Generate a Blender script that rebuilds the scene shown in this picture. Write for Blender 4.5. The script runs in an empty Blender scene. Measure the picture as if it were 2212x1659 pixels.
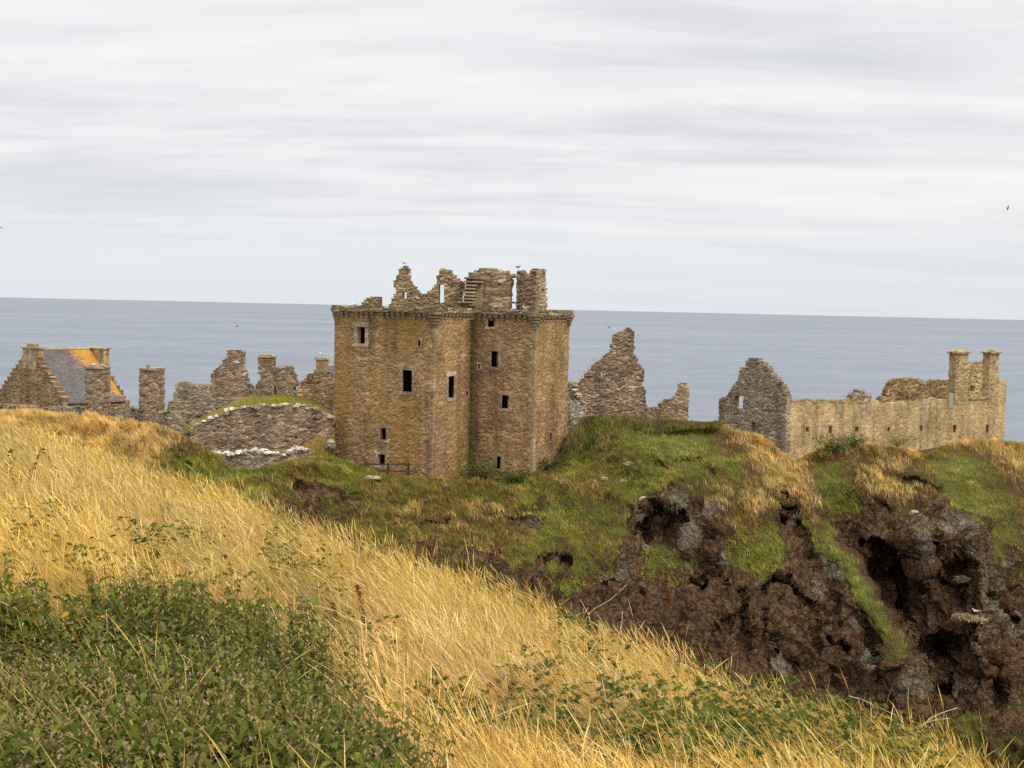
import bpy, math, random
import numpy as np
from mathutils import Vector, Matrix, noise
random.seed(7)
rng = np.random.default_rng(7)
SC = bpy.context.scene
COL = SC.collection

# ------------------------------------------------------------------ camera
F, CU, CV, CAMZ = 2670.0, 1106.0, 829.5, 62.0      # focal length and centre in units of a 2212 px wide frame
ROLL = math.atan(49 / 2212)
PITCH = math.atan(164 * math.cos(ROLL) / F)
FWD = np.array([0, math.cos(PITCH), -math.sin(PITCH)])
UP0 = np.array([0, math.sin(PITCH), math.cos(PITCH)])
XR = np.array([1.0, 0, 0])
CX = math.cos(ROLL) * XR + math.sin(ROLL) * UP0
CY = -math.sin(ROLL) * XR + math.cos(ROLL) * UP0
CPOS = np.array([0, 0, CAMZ])
cam = bpy.data.cameras.new('camera')
cam.sensor_width = 36
cam.lens = 36 * F / 2212
cam.clip_start = 0.1
cam.clip_end = 400000
cam.dof.use_dof = True
cam.dof.focus_distance = 70
cam.dof.aperture_fstop = 18
camo = bpy.data.objects.new('camera', cam)
COL.objects.link(camo)
M = Matrix.Identity(4)
for i, ax in enumerate((CX, CY, -FWD)):
    for k in range(3):
        M[k][i] = ax[k]
M[2][3] = CAMZ
camo.matrix_world = M
SC.camera = camo

# ------------------------------------------------------------------ world, sun, exposure
SUN_EL, SUN_AZ = math.radians(46), math.radians(132)   # azimuth clockwise from +Y: behind and right of the camera
world = bpy.data.worlds.new('World')
SC.world = world
world.use_nodes = True


def N(nt, kind, **kw):
    n = nt.nodes.new(kind)
    for k, v in kw.items():
        if k.startswith('i_'):
            key = k[2:]
            key = int(key) if key.isdigit() else key.replace('_', ' ')
            if isinstance(v, bpy.types.NodeSocket):
                nt.links.new(v, n.inputs[key])
            else:
                n.inputs[key].default_value = v
        else:
            setattr(n, k, v)
    return n


def ramp(nt, fac, stops, interp='LINEAR'):
    n = nt.nodes.new('ShaderNodeValToRGB')
    n.color_ramp.interpolation = interp
    el = n.color_ramp.elements
    while len(el) < len(stops):
        el.new(0.5)
    for e, (p, c) in zip(el, stops):
        e.position = p
        e.color = (c[0], c[1], c[2], 1) if hasattr(c, '__len__') else (c, c, c, 1)
    nt.links.new(fac, n.inputs[0])
    return n.outputs[0]


def math_(nt, op, a, b=None, c=None, clamp=False):
    n = nt.nodes.new('ShaderNodeMath')
    n.operation = op
    n.use_clamp = clamp
    for i, v in enumerate((a, b, c)):
        if v is None:
            continue
        if isinstance(v, bpy.types.NodeSocket):
            nt.links.new(v, n.inputs[i])
        else:
            n.inputs[i].default_value = v
    return n.outputs[0]


def mix(nt, fac, a, b, blend='MIX'):
    n = nt.nodes.new('ShaderNodeMix')
    n.data_type = 'RGBA'
    n.blend_type = blend
    for s, v in ((n.inputs[0], fac), (n.inputs[6], a), (n.inputs[7], b)):
        if isinstance(v, bpy.types.NodeSocket):
            nt.links.new(v, s)
        elif hasattr(v, '__len__'):
            s.default_value = (v[0], v[1], v[2], 1)
        else:
            s.default_value = v
    return n.outputs[2]


def smooth(nt, v, lo, hi):
    n = nt.nodes.new('ShaderNodeMapRange')
    n.interpolation_type = 'SMOOTHSTEP'
    nt.links.new(v, n.inputs[0])
    n.inputs[1].default_value = lo
    n.inputs[2].default_value = hi
    return n.outputs[0]


def build_world():
    nt = world.node_tree
    nt.nodes.clear()
    out = N(nt, 'ShaderNodeOutputWorld')
    tc = N(nt, 'ShaderNodeTexCoord')
    sep = N(nt, 'ShaderNodeSeparateXYZ', i_0=tc.outputs['Generated'])
    z = math_(nt, 'ADD', math_(nt, 'MAXIMUM', sep.outputs[2], 0.0), 0.09)
    px = math_(nt, 'DIVIDE', sep.outputs[0], z)
    py = math_(nt, 'DIVIDE', sep.outputs[1], z)
    comb = N(nt, 'ShaderNodeCombineXYZ', i_0=px, i_1=py, i_2=0.0)
    mp = N(nt, 'ShaderNodeMapping', i_Vector=comb.outputs[0])
    mp.inputs['Rotation'].default_value = (0, 0, 0.10)
    mp.inputs['Scale'].default_value = (0.5, 1.15, 1)
    mp.inputs['Location'].default_value = (3.1, 1.7, 0)
    n1 = N(nt, 'ShaderNodeTexNoise', i_Vector=mp.outputs[0], i_Scale=1.0, i_Detail=9.0, i_Roughness=0.6, i_Distortion=0.5)
    mp2 = N(nt, 'ShaderNodeMapping', i_Vector=comb.outputs[0])
    mp2.inputs['Scale'].default_value = (0.16, 0.5, 1)
    mp2.inputs['Location'].default_value = (7.7, 2.2, 0)
    n2 = N(nt, 'ShaderNodeTexNoise', i_Vector=mp2.outputs[0], i_Scale=1.0, i_Detail=5.0, i_Roughness=0.5)
    mp3 = N(nt, 'ShaderNodeMapping', i_Vector=comb.outputs[0])
    mp3.inputs['Scale'].default_value = (0.9, 4.2, 1)
    mp3.inputs['Rotation'].default_value = (0, 0, 0.06)
    n3 = N(nt, 'ShaderNodeTexNoise', i_Vector=mp3.outputs[0], i_Scale=1.0, i_Detail=6.0, i_Roughness=0.6, i_Distortion=0.4)
    v = math_(nt, 'ADD', math_(nt, 'ADD', math_(nt, 'MULTIPLY', n1.outputs[0], 0.4), math_(nt, 'MULTIPLY', n2.outputs[0], 0.45)), math_(nt, 'MULTIPLY', n3.outputs[0], 0.15))
    cloud = ramp(nt, v, [(0.37, (0.665, 0.685, 0.745)), (0.44, (0.775, 0.78, 0.815)), (0.49, (0.88, 0.875, 0.885)), (0.57, (0.97, 0.955, 0.94))])
    hz = smooth(nt, sep.outputs[2], 0.005, 0.13)
    hor = ramp(nt, hz, [(0, (0.76, 0.805, 0.85)), (1, (0.82, 0.835, 0.86))])
    col = mix(nt, math_(nt, 'MULTIPLY_ADD', hz, 0.85, 0.12), hor, cloud)
    sky = N(nt, 'ShaderNodeTexSky')
    sky.sky_type = 'NISHITA'
    sky.sun_disc = False
    sky.sun_elevation = SUN_EL
    sky.sun_rotation = SUN_AZ
    b1 = N(nt, 'ShaderNodeBackground', i_Color=sky.outputs[0], i_Strength=0.07)
    # an overcast sky is brightest overhead
    zen = math_(nt, 'MULTIPLY_ADD', smooth(nt, sep.outputs[2], 0.28, 0.85), 1.25, 0.72)
    b2 = N(nt, 'ShaderNodeBackground', i_Color=col, i_Strength=zen)
    ms = N(nt, 'ShaderNodeMixShader', i_0=0.94, i_1=b1.outputs[0], i_2=b2.outputs[0])
    nt.links.new(ms.outputs[0], out.inputs[0])


build_world()
sun = bpy.data.lights.new('sun', 'SUN')
sun.energy = 1.5
sun.angle = math.radians(11)
sun.color = (1.0, 0.90, 0.75)
suno = bpy.data.objects.new('sun', sun)
COL.objects.link(suno)
sd = Vector((math.sin(SUN_AZ) * math.cos(SUN_EL), math.cos(SUN_AZ) * math.cos(SUN_EL), math.sin(SUN_EL)))
suno.rotation_euler = sd.to_track_quat('Z', 'Y').to_euler()
suno.location = (40, -60, 140)
SC.view_settings.view_transform = 'Standard'
SC.view_settings.look = 'None'
SC.view_settings.gamma = 1
SC.view_settings.exposure = 0.5
SC.render.engine = 'CYCLES'
SC.cycles.max_bounces = 5
SC.cycles.diffuse_bounces = 3
SC.cycles.glossy_bounces = 2
SC.cycles.transmission_bounces = 3
SC.cycles.use_denoising = False
SC.cycles.pixel_filter_type = 'BLACKMAN_HARRIS'


# ------------------------------------------------------------------ helpers
def rays(u, v):
    u = np.asarray(u, float)
    v = np.asarray(v, float)
    return FWD + ((u - CU) / F)[..., None] * CX + ((CV - v) / F)[..., None] * CY


def at(u, v, Y):
    d = rays(u, v)
    t = np.asarray(Y, float) / d[..., 1]
    return CPOS + d * t[..., None]


def to_px(P):
    P = np.asarray(P, float) - CPOS
    w = P @ FWD
    return CU + F * (P @ CX) / w, CV - F * (P @ CY) / w


def along(P, d, u, z):
    """t so that P + t d (plan) at height z shows in image column u"""
    lo, hi = -60.0, 60.0
    f = lambda t: to_px(np.array([P[0] + t * d[0], P[1] + t * d[1], z]))[0] - u
    a, b = f(lo), f(hi)
    for _ in range(50):
        m = (lo + hi) / 2
        if (f(m) > 0) == (b > 0):
            hi = m
        else:
            lo = m
    return (lo + hi) / 2


c1 = lambda x, y: (x / 3, 691.2 + y / 3)
c2 = lambda x, y: (691.25 + .26042 * x, 553 + .26042 * y)
c3 = lambda x, y: (691.25 + .26042 * x, 783.4 + .26042 * y)
c4 = lambda x, y: (1198.2 + .17363 * x, 679.7 + .17363 * y)
c5 = lambda x, y: (1520.7 + .3125 * x, 725.8 + .3125 * y)
cc = lambda f, pts: [f(*p) for p in pts]


def tag(o, label=None, cat=None, group=None, kind=None):
    if label: o['label'] = label
    if cat: o['category'] = cat
    if group: o['group'] = group
    if kind: o['kind'] = kind
    return o


def empty(name, loc, label, cat, group=None):
    o = bpy.data.objects.new(name, None)
    o.empty_display_size = 0.3
    o.location = loc
    COL.objects.link(o)
    return tag(o, label, cat, group)


def link(name, me, mat, parent=None, loc=None):
    o = bpy.data.objects.new(name, me)
    COL.objects.link(o)
    if mat is not None:
        me.materials.append(mat)
    if parent is not None:
        o.parent = parent
    if loc is not None:
        o.location = loc
    return o


class MB:
    """collects shapes in world coordinates; build() makes ONE mesh object with its origin at org"""
    def __init__(s):
        s.v, s.f = [], []

    def add(s, vs, fs):
        o = len(s.v)
        s.v += [tuple(map(float, p)) for p in vs]
        s.f += [tuple(i + o for i in f) for f in fs]

    def hexa(s, p):          # p: 4 bottom + 4 top
        s.add(p, [(3, 2, 1, 0), (4, 5, 6, 7), (0, 1, 5, 4), (1, 2, 6, 5), (2, 3, 7, 6), (3, 0, 4, 7)])

    def box(s, c, dx, dy, dz, ang=0.0, jit=0.0):
        ca, sa = math.cos(ang), math.sin(ang)
        p = []
        for z in (0, dz):
            for x, y in ((-dx, -dy), (dx, -dy), (dx, dy), (-dx, dy)):
                x2, y2 = x / 2, y / 2
                p.append((c[0] + x2 * ca - y2 * sa + random.uniform(-jit, jit), c[1] + x2 * sa + y2 * ca + random.uniform(-jit, jit), c[2] + z + random.uniform(-jit, jit)))
        s.hexa(p)

    def tube(s, pts, rad, n=5):
        pts = [Vector(p) for p in pts]
        rings = []
        for i, p in enumerate(pts):
            d = (pts[min(i + 1, len(pts) - 1)] - pts[max(i - 1, 0)]).normalized()
            a = d.orthogonal().normalized()
            b = d.cross(a)
            r = rad[i] if hasattr(rad, '__len__') else rad
            rings.append([p + (a * math.cos(2 * math.pi * k / n) + b * math.sin(2 * math.pi * k / n)) * r for k in range(n)])
        vs = [q for r in rings for q in r]
        fs = []
        for i in range(len(pts) - 1):
            for k in range(n):
                fs.append((i * n + k, i * n + (k + 1) % n, (i + 1) * n + (k + 1) % n, (i + 1) * n + k))
        fs.append(tuple(range(n - 1, -1, -1)))
        fs.append(tuple((len(pts) - 1) * n + k for k in range(n)))
        s.add(vs, fs)

    def rock(s, c, r, sq=(1, 1, 1), n=6, m=4, rough=.2):
        vs = []
        for i in range(m + 1):
            th = math.pi * i / m
            for k in range(n):
                ph = 2 * math.pi * k / n + (i % 2) * .4
                q = r * (1 + random.uniform(-rough, rough))
                vs.append((c[0] + q * sq[0] * math.sin(th) * math.cos(ph), c[1] + q * sq[1] * math.sin(th) * math.sin(ph), c[2] + q * sq[2] * math.cos(th)))
        fs = []
        for i in range(m):
            for k in range(n):
                fs.append((i * n + k, (i + 1) * n + k, (i + 1) * n + (k + 1) % n, i * n + (k + 1) % n))
        s.add(vs, fs)

    def build(s, name, mat, parent=None, org=(0, 0, 0), smooth_=False):
        me = bpy.data.meshes.new(name)
        me.from_pydata([(x - org[0], y - org[1], z - org[2]) for x, y, z in s.v], [], s.f)
        if smooth_:
            me.polygons.foreach_set('use_smooth', [True] * len(me.polygons))
        o = link(name, me, mat, parent)
        if parent is None:
            o.location = org
        return o


def mesh_np(name, V, Q, col=None, attrs=None, smooth_=False):
    me = bpy.data.meshes.new(name)
    V = np.ascontiguousarray(V, np.float32)
    Q = np.ascontiguousarray(Q, np.int32)
    k = Q.shape[1]
    me.vertices.add(len(V))
    me.vertices.foreach_set('co', V.ravel())
    me.loops.add(Q.size)
    me.loops.foreach_set('vertex_index', Q.ravel())
    me.polygons.add(len(Q))
    me.polygons.foreach_set('loop_start', np.arange(0, Q.size, k, dtype=np.int32))
    if smooth_:
        me.polygons.foreach_set('use_smooth', np.ones(len(Q), bool))
    if col is not None:
        a = me.color_attributes.new('Col', 'FLOAT_COLOR', 'POINT')
        c = np.ones((len(V), 4), np.float32)
        c[:, :3] = col
        a.data.foreach_set('color', c.ravel())
    for nm, arr in (attrs or {}).items():
        a = me.attributes.new(nm, 'FLOAT', 'POINT')
        a.data.foreach_set('value', np.ascontiguousarray(arr, np.float32))
    me.update(calc_edges=True)
    me.validate()
    return me


def tps(pts):
    """smooth scattered interpolation of (u, v, value)"""
    p = np.array(pts, float)
    X = p[:, :2] / 300.0
    n = len(X)

    def K(A, B):
        r2 = ((A[:, None, :] - B[None]) ** 2).sum(-1)
        return -np.sqrt(r2 + .002)
    A = np.zeros((n + 3, n + 3))
    A[:n, :n] = K(X, X) + np.eye(n) * .025
    A[:n, n] = 1
    A[:n, n + 1:] = X
    A[n:, :n] = A[:n, n:].T
    b = np.zeros(n + 3)
    b[:n] = p[:, 2]
    w = np.linalg.solve(A, b)

    def f(u, v):
        Z = np.c_[np.ravel(u), np.ravel(v)] / 300.0
        r = np.empty(len(Z))
        for i in range(0, len(Z), 20000):
            z = Z[i:i + 20000]
            r[i:i + 20000] = K(z, X) @ w[:n] + w[n] + z @ w[n + 1:]
        return r.reshape(np.shape(u))
    return f


def fbm(P, scale, octv=4, off=0.0):
    return np.array([noise.fractal(Vector((p[0] * scale + off, p[1] * scale, p[2] * scale)), 1.0, 2.0, octv) for p in P])


def ridged(P, scale, octv=4, off=0.0):
    return np.array([noise.ridged_multi_fractal(Vector((p[0] * scale + off, p[1] * scale, p[2] * scale * .8)), .9, 2.0, octv, 1.0, 2.0) for p in P])


# ------------------------------------------------------------------ materials
def new_mat(name):
    m = bpy.data.materials.new(name)
    m.use_nodes = True
    nt = m.node_tree
    nt.nodes.clear()
    out = N(nt, 'ShaderNodeOutputMaterial')
    return m, nt, out


def stone_mat(name, cols, mortar=(.22, .17, .12), scale=(2.0, 2.0, 3.6), lichen=(.30, .17, .03), lich=0.35, pale=0.15, bump=.07, mort_w=.06, warp=.12, con=1.0):
    m, nt, out = new_mat(name)
    tc = N(nt, 'ShaderNodeTexCoord')
    co = tc.outputs['Object']
    w = N(nt, 'ShaderNodeTexNoise', i_Vector=co, i_Scale=1.3, i_Detail=2.0)
    wv = N(nt, 'ShaderNodeVectorMath', operation='MULTIPLY_ADD', i_0=w.outputs['Color'], i_1=(warp, warp, warp), i_2=co)
    mp = N(nt, 'ShaderNodeMapping', i_Vector=wv.outputs[0])
    mp.inputs['Scale'].default_value = scale
    vo = N(nt, 'ShaderNodeTexVoronoi', i_Vector=mp.outputs[0], i_Scale=1.0, i_Randomness=.95)
    ve = N(nt, 'ShaderNodeTexVoronoi', feature='DISTANCE_TO_EDGE', i_Vector=mp.outputs[0], i_Scale=1.0, i_Randomness=.95)
    sc = N(nt, 'ShaderNodeSeparateColor', i_0=vo.outputs['Color'])
    k = len(cols)
    # patches of larger stones among the small ones
    mpb = N(nt, 'ShaderNodeMapping', i_Vector=wv.outputs[0])
    mpb.inputs['Scale'].default_value = (scale[0] * .55, scale[1] * .55, scale[2] * .6)
    vo2 = N(nt, 'ShaderNodeTexVoronoi', i_Vector=mpb.outputs[0], i_Scale=1.0, i_Randomness=.9)
    ve2 = N(nt, 'ShaderNodeTexVoronoi', feature='DISTANCE_TO_EDGE', i_Vector=mpb.outputs[0], i_Scale=1.0, i_Randomness=.9)
    bigf = smooth(nt, N(nt, 'ShaderNodeTexNoise', i_Vector=co, i_Scale=.55, i_Detail=3.0).outputs[0], .5, .54)
    sc = N(nt, 'ShaderNodeSeparateColor', i_0=mix(nt, bigf, vo.outputs['Color'], vo2.outputs['Color']))
    edge = math_(nt, 'ADD', math_(nt, 'MULTIPLY', ve.outputs['Distance'], math_(nt, 'SUBTRACT', 1.0, bigf)), math_(nt, 'MULTIPLY', ve2.outputs['Distance'], bigf))
    base = ramp(nt, sc.outputs[0], [((i + .5) / k, c) for i, c in enumerate(cols)])
    hsv = N(nt, 'ShaderNodeHueSaturation', i_Color=base)
    nt.links.new(math_(nt, 'MULTIPLY_ADD', sc.outputs[1], .75 * con, 1.09 - .38 * con), hsv.inputs['Value'])
    base = hsv.outputs[0]
    d = N(nt, 'ShaderNodeTexNoise', i_Vector=co, i_Scale=7.0, i_Detail=5.0, i_Roughness=.7)
    base = mix(nt, .55 * con, base, ramp(nt, d.outputs[0], [(.3, .25), (.7, .78)]), 'OVERLAY')
    # rain streaks and broad weathering
    sm = N(nt, 'ShaderNodeMapping', i_Vector=co)
    sm.inputs['Scale'].default_value = (.95, .95, .07)
    s1 = N(nt, 'ShaderNodeTexNoise', i_Vector=sm.outputs[0], i_Scale=1.0, i_Detail=4.0, i_Roughness=.6)
    s2 = N(nt, 'ShaderNodeTexNoise', i_Vector=co, i_Scale=.28, i_Detail=4.0, i_Roughness=.6)
    stv = ramp(nt, math_(nt, 'MULTIPLY', math_(nt, 'ADD', s1.outputs[0], s2.outputs[0]), .5), [(.36, (.52, .50, .46)), (.5, (.95, .94, .92)), (.62, (1.2, 1.18, 1.1))])
    base = mix(nt, 1.0, base, stv, 'MULTIPLY')
    # lichen, stretched down the wall
    lm = N(nt, 'ShaderNodeMapping', i_Vector=co)
    lm.inputs['Scale'].default_value = (.45, .45, .16)
    l1 = N(nt, 'ShaderNodeTexNoise', i_Vector=lm.outputs[0], i_Scale=1.0, i_Detail=6.0, i_Roughness=.65)
    l2 = N(nt, 'ShaderNodeTexNoise', i_Vector=co, i_Scale=3.2, i_Detail=4.0, i_Roughness=.7)
    at1 = N(nt, 'ShaderNodeAttribute', attribute_name='ochre')
    lv = math_(nt, 'ADD', math_(nt, 'ADD', math_(nt, 'MULTIPLY', l1.outputs[0], .65), math_(nt, 'MULTIPLY', l2.outputs[0], .35)), math_(nt, 'MULTIPLY', at1.outputs['Fac'], .17))
    lf = math_(nt, 'MULTIPLY', smooth(nt, lv, .60 - .28 * lich, .92 - .2 * lich), .75)
    base = mix(nt, lf, base, mix(nt, d.outputs[0], (lichen[0] * .55, lichen[1] * .55, lichen[2] * .7), (lichen[0] * 1.4, lichen[1] * 1.4, lichen[2] * 1.4)))
    # pale lichen specks
    p1 = N(nt, 'ShaderNodeTexNoise', i_Vector=co, i_Scale=4.5, i_Detail=3.0, i_Roughness=.6)
    p2 = N(nt, 'ShaderNodeTexNoise', i_Vector=co, i_Scale=.35, i_Detail=3.0)
    at3 = N(nt, 'ShaderNodeAttribute', attribute_name='pale')
    pv = math_(nt, 'ADD', math_(nt, 'ADD', p1.outputs[0], math_(nt, 'MULTIPLY', math_(nt, 'SUBTRACT', p2.outputs[0], .5), .5)), math_(nt, 'MULTIPLY', at3.outputs['Fac'], .2))
    pf = math_(nt, 'MULTIPLY', smooth(nt, pv, .74 - pale * .25, .84 - pale * .25), .7)
    base = mix(nt, pf, base, (.42, .39, .31))
    # mortar
    mf = smooth(nt, edge, 0.0, mort_w)
    base = mix(nt, math_(nt, 'MULTIPLY', math_(nt, 'SUBTRACT', 1.0, mf), .75), base, mortar)
    # algae / water staining where the mesh says so
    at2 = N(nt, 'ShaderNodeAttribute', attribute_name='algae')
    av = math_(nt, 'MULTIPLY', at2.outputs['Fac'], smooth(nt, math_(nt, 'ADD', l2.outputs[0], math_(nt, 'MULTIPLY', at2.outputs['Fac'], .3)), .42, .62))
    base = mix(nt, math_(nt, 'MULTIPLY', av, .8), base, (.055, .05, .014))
    h = math_(nt, 'ADD', math_(nt, 'MULTIPLY', math_(nt, 'MINIMUM', edge, .18), 3.5), math_(nt, 'ADD', math_(nt, 'MULTIPLY', d.outputs[0], .5), math_(nt, 'MULTIPLY', sc.outputs[2], .7)))
    bp = N(nt, 'ShaderNodeBump', i_Height=h, i_Distance=bump, i_Strength=1.0)
    bs = N(nt, 'ShaderNodeBsdfPrincipled', i_Roughness=.95, i_Normal=bp.outputs[0])
    bs.inputs['Specular IOR Level'].default_value = .08
    nt.links.new(base, bs.inputs['Base Color'])
    nt.links.new(bs.outputs[0], out.inputs[0])
    return m


def plain_mat(name, c1_, c2_, scale=6, rough=.9, bump=.02, stretch=(1, 1, 1), spec=.1):
    m, nt, out = new_mat(name)
    tc = N(nt, 'ShaderNodeTexCoord')
    mp = N(nt, 'ShaderNodeMapping', i_Vector=tc.outputs['Object'])
    mp.inputs['Scale'].default_value = stretch
    n = N(nt, 'ShaderNodeTexNoise', i_Vector=mp.outputs[0], i_Scale=scale, i_Detail=5.0, i_Roughness=.65)
    c = ramp(nt, n.outputs[0], [(.3, c1_), (.7, c2_)])
    bp = N(nt, 'ShaderNodeBump', i_Height=n.outputs[0], i_Distance=bump)
    bs = N(nt, 'ShaderNodeBsdfPrincipled', i_Roughness=rough, i_Normal=bp.outputs[0])
    bs.inputs['Specular IOR Level'].default_value = spec
    nt.links.new(c, bs.inputs['Base Color'])
    nt.links.new(bs.outputs[0], out.inputs[0])
    return m


def leaf_mat(name, transl=.3, gloss=.0):
    m, nt, out = new_mat(name)
    a = N(nt, 'ShaderNodeAttribute', attribute_name='Col')
    d = N(nt, 'ShaderNodeBsdfDiffuse', i_Color=a.outputs['Color'])
    t = N(nt, 'ShaderNodeBsdfTranslucent', i_Color=a.outputs['Color'])
    s = N(nt, 'ShaderNodeMixShader', i_0=transl, i_1=d.outputs[0], i_2=t.outputs[0]).outputs[0]
    if gloss > 0:
        g = N(nt, 'ShaderNodeBsdfGlossy', i_Roughness=.45)
        g.inputs['Color'].default_value = (.8, .85, .9, 1)
        s = N(nt, 'ShaderNodeMixShader', i_0=gloss, i_1=s, i_2=g.outputs[0]).outputs[0]
    nt.links.new(s, out.inputs[0])
    return m


MAT = {}
MAT['tower'] = stone_mat('tower_rubble', [(.28, .172, .088), (.335, .212, .105), (.29, .178, .094), (.365, .245, .125), (.225, .142, .083), (.345, .22, .092), (.31, .175, .105)],
                         mortar=(.22, .15, .088), scale=(2.7, 2.7, 5.4), lich=.42, lichen=(.33, .19, .035), pale=.1, bump=.045, con=.85)
MAT['ashlar'] = stone_mat('dressed_stone', [(.30, .205, .13), (.36, .26, .17), (.28, .18, .125), (.38, .29, .195)], mortar=(.2, .15, .1), scale=(1.2, 1.2, 1.9), lich=.15, pale=.5, bump=.03, mort_w=.03)
MAT['grey'] = stone_mat('grey_rubble', [(.23, .19, .13), (.30, .25, .175), (.20, .16, .11), (.36, .30, .22), (.26, .19, .135)], mortar=(.15, .12, .09), lich=.12, lichen=(.24, .17, .06), pale=.35)
MAT['brown'] = stone_mat('brown_rubble', [(.22, .16, .105), (.29, .215, .145), (.18, .13, .088), (.34, .265, .18), (.26, .165, .11)], mortar=(.14, .105, .075), lich=.12, lichen=(.2, .14, .05), pale=.3)
MAT['range'] = stone_mat('pale_rubble', [(.38, .275, .14), (.42, .315, .17), (.35, .245, .125), (.46, .355, .20), (.36, .23, .135)], mortar=(.40, .305, .17), scale=(2.2, 2.2, 3.4), lich=.2, lichen=(.40, .28, .10), pale=.1, bump=.03, con=.65)
MAT['gable'] = stone_mat('cottage_rubble', [(.24, .165, .09), (.30, .20, .10), (.20, .135, .085), (.34, .25, .13)], mortar=(.22, .16, .09), lich=.45, lichen=(.31, .18, .04), pale=.2)
MAT['lichened'] = stone_mat('lichened_chimney_stone', [(.34, .24, .13), (.39, .28, .15), (.29, .205, .12), (.42, .32, .19)], mortar=(.30, .22, .13), lich=.25, lichen=(.46, .25, .04), pale=.2, bump=.03)
MAT['mossy'] = stone_mat('weathered_upper_stone', [(.24, .18, .10), (.30, .23, .13), (.20, .14, .09), (.34, .27, .17), (.25, .15, .11)], mortar=(.12, .09, .06), lich=.38, lichen=(.24, .18, .05), pale=.3, scale=(1.6, 1.6, 4.2))
MAT['whitewall'] = stone_mat('pale_capping_stone', [(.36, .31, .23), (.46, .41, .32), (.30, .25, .18), (.54, .49, .40)], mortar=(.12, .09, .06), lich=.1, pale=.35, scale=(2.6, 2.6, 3.6))
MAT['bleached'] = stone_mat('bleached_cap_stone', [(.56, .51, .42), (.64, .59, .50), (.48, .43, .34), (.70, .66, .58)], mortar=(.2, .16, .11), lich=.05, pale=.3, scale=(2.6, 2.6, 3.6))
MAT['quoin'] = stone_mat('corner_stone', [(.26, .18, .105), (.31, .22, .13), (.24, .16, .10), (.33, .25, .155)], mortar=(.2, .14, .09), scale=(1.2, 1.2, 1.9), lich=.3, lichen=(.30, .19, .045), pale=.42, bump=.03, mort_w=.03)
MAT['infill'] = plain_mat('grey_infill', (.25, .22, .16), (.34, .305, .23), 4)
MAT['wood'] = plain_mat('weathered_fence_wood', (.055, .035, .022), (.10, .065, .042), 9, stretch=(1, 1, 6))
MAT['slab'] = plain_mat('rubble_floor', (.09, .07, .05), (.16, .12, .08), 2)
MAT['ridge'] = plain_mat('ridge_stone', (.38, .33, .22), (.52, .44, .26), 3)
MAT['leaf'] = leaf_mat('leaves', .32, 0)
MAT['grass'] = leaf_mat('grass_blades', .35)
MAT['straw'] = leaf_mat('straw', .3)
MAT['bark'] = plain_mat('bramble_cane', (.07, .04, .03), (.13, .075, .05), 20)
MAT['dry'] = plain_mat('bleached_dry_stem', (.42, .34, .24), (.60, .50, .36), 20)
MAT['feather'] = plain_mat('white_feathers', (.75, .75, .74), (.85, .85, .84), 8)
MAT['wing'] = plain_mat('grey_wing_feathers', (.32, .34, .37), (.42, .44, .47), 8)
MAT['dark_feather'] = plain_mat('dark_feathers', (.02, .02, .028), (.045, .04, .05), 8)
MAT['young_feather'] = plain_mat('mottled_brown_feathers', (.10, .085, .07), (.22, .19, .16), 16)
MAT['beak'] = plain_mat('yellow_beak', (.5, .33, .05), (.6, .4, .07), 5)
MAT['legs'] = plain_mat('pink_legs', (.45, .3, .27), (.5, .35, .3), 5)
MAT['rope'] = plain_mat('turquoise_rope', (.03, .25, .27), (.06, .36, .38), 9)
MAT['dock'] = plain_mat('rust_seed', (.10, .035, .012), (.20, .08, .025), 14)


def slate_mat():
    m, nt, out = new_mat('lichened_slate')
    uv = N(nt, 'ShaderNodeUVMap')
    br = N(nt, 'ShaderNodeTexBrick', i_Vector=uv.outputs[0], i_Scale=1.0)
    br.inputs['Color1'].default_value = (.095, .088, .084, 1)
    br.inputs['Color2'].default_value = (.15, .132, .118, 1)
    br.inputs['Mortar'].default_value = (.05, .05, .055, 1)
    br.inputs['Brick Width'].default_value = .42
    br.inputs['Row Height'].default_value = .27
    br.inputs['Mortar Size'].default_value = .014
    br.inputs['Bias'].default_value = 0.0
    tc = N(nt, 'ShaderNodeTexCoord')
    n1 = N(nt, 'ShaderNodeTexNoise', i_Vector=tc.outputs['Object'], i_Scale=.7, i_Detail=5.0)
    n2 = N(nt, 'ShaderNodeTexNoise', i_Vector=tc.outputs['Object'], i_Scale=2.2, i_Detail=5.0, i_Roughness=.75)
    base = mix(nt, .5, br.outputs['Color'], ramp(nt, n1.outputs[0], [(.3, .35), (.7, .68)]), 'OVERLAY')
    a = N(nt, 'ShaderNodeAttribute', attribute_name='ochre')
    f = smooth(nt, math_(nt, 'ADD', math_(nt, 'MULTIPLY', a.outputs['Fac'], .30), n2.outputs[0]), .59, .82)
    base = mix(nt, math_(nt, 'MULTIPLY', f, .88), base, ramp(nt, n1.outputs[0], [(.3, (.44, .19, .02)), (.7, (.54, .28, .04))]))
    bp = N(nt, 'ShaderNodeBump', i_Height=br.outputs['Fac'], i_Distance=.03, invert=True)
    bs = N(nt, 'ShaderNodeBsdfPrincipled', i_Roughness=.65, i_Normal=bp.outputs[0])
    bs.inputs['Specular IOR Level'].default_value = .1
    nt.links.new(base, bs.inputs['Base Color'])
    nt.links.new(bs.outputs[0], out.inputs[0])
    return m


MAT['slate'] = slate_mat()


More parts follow.
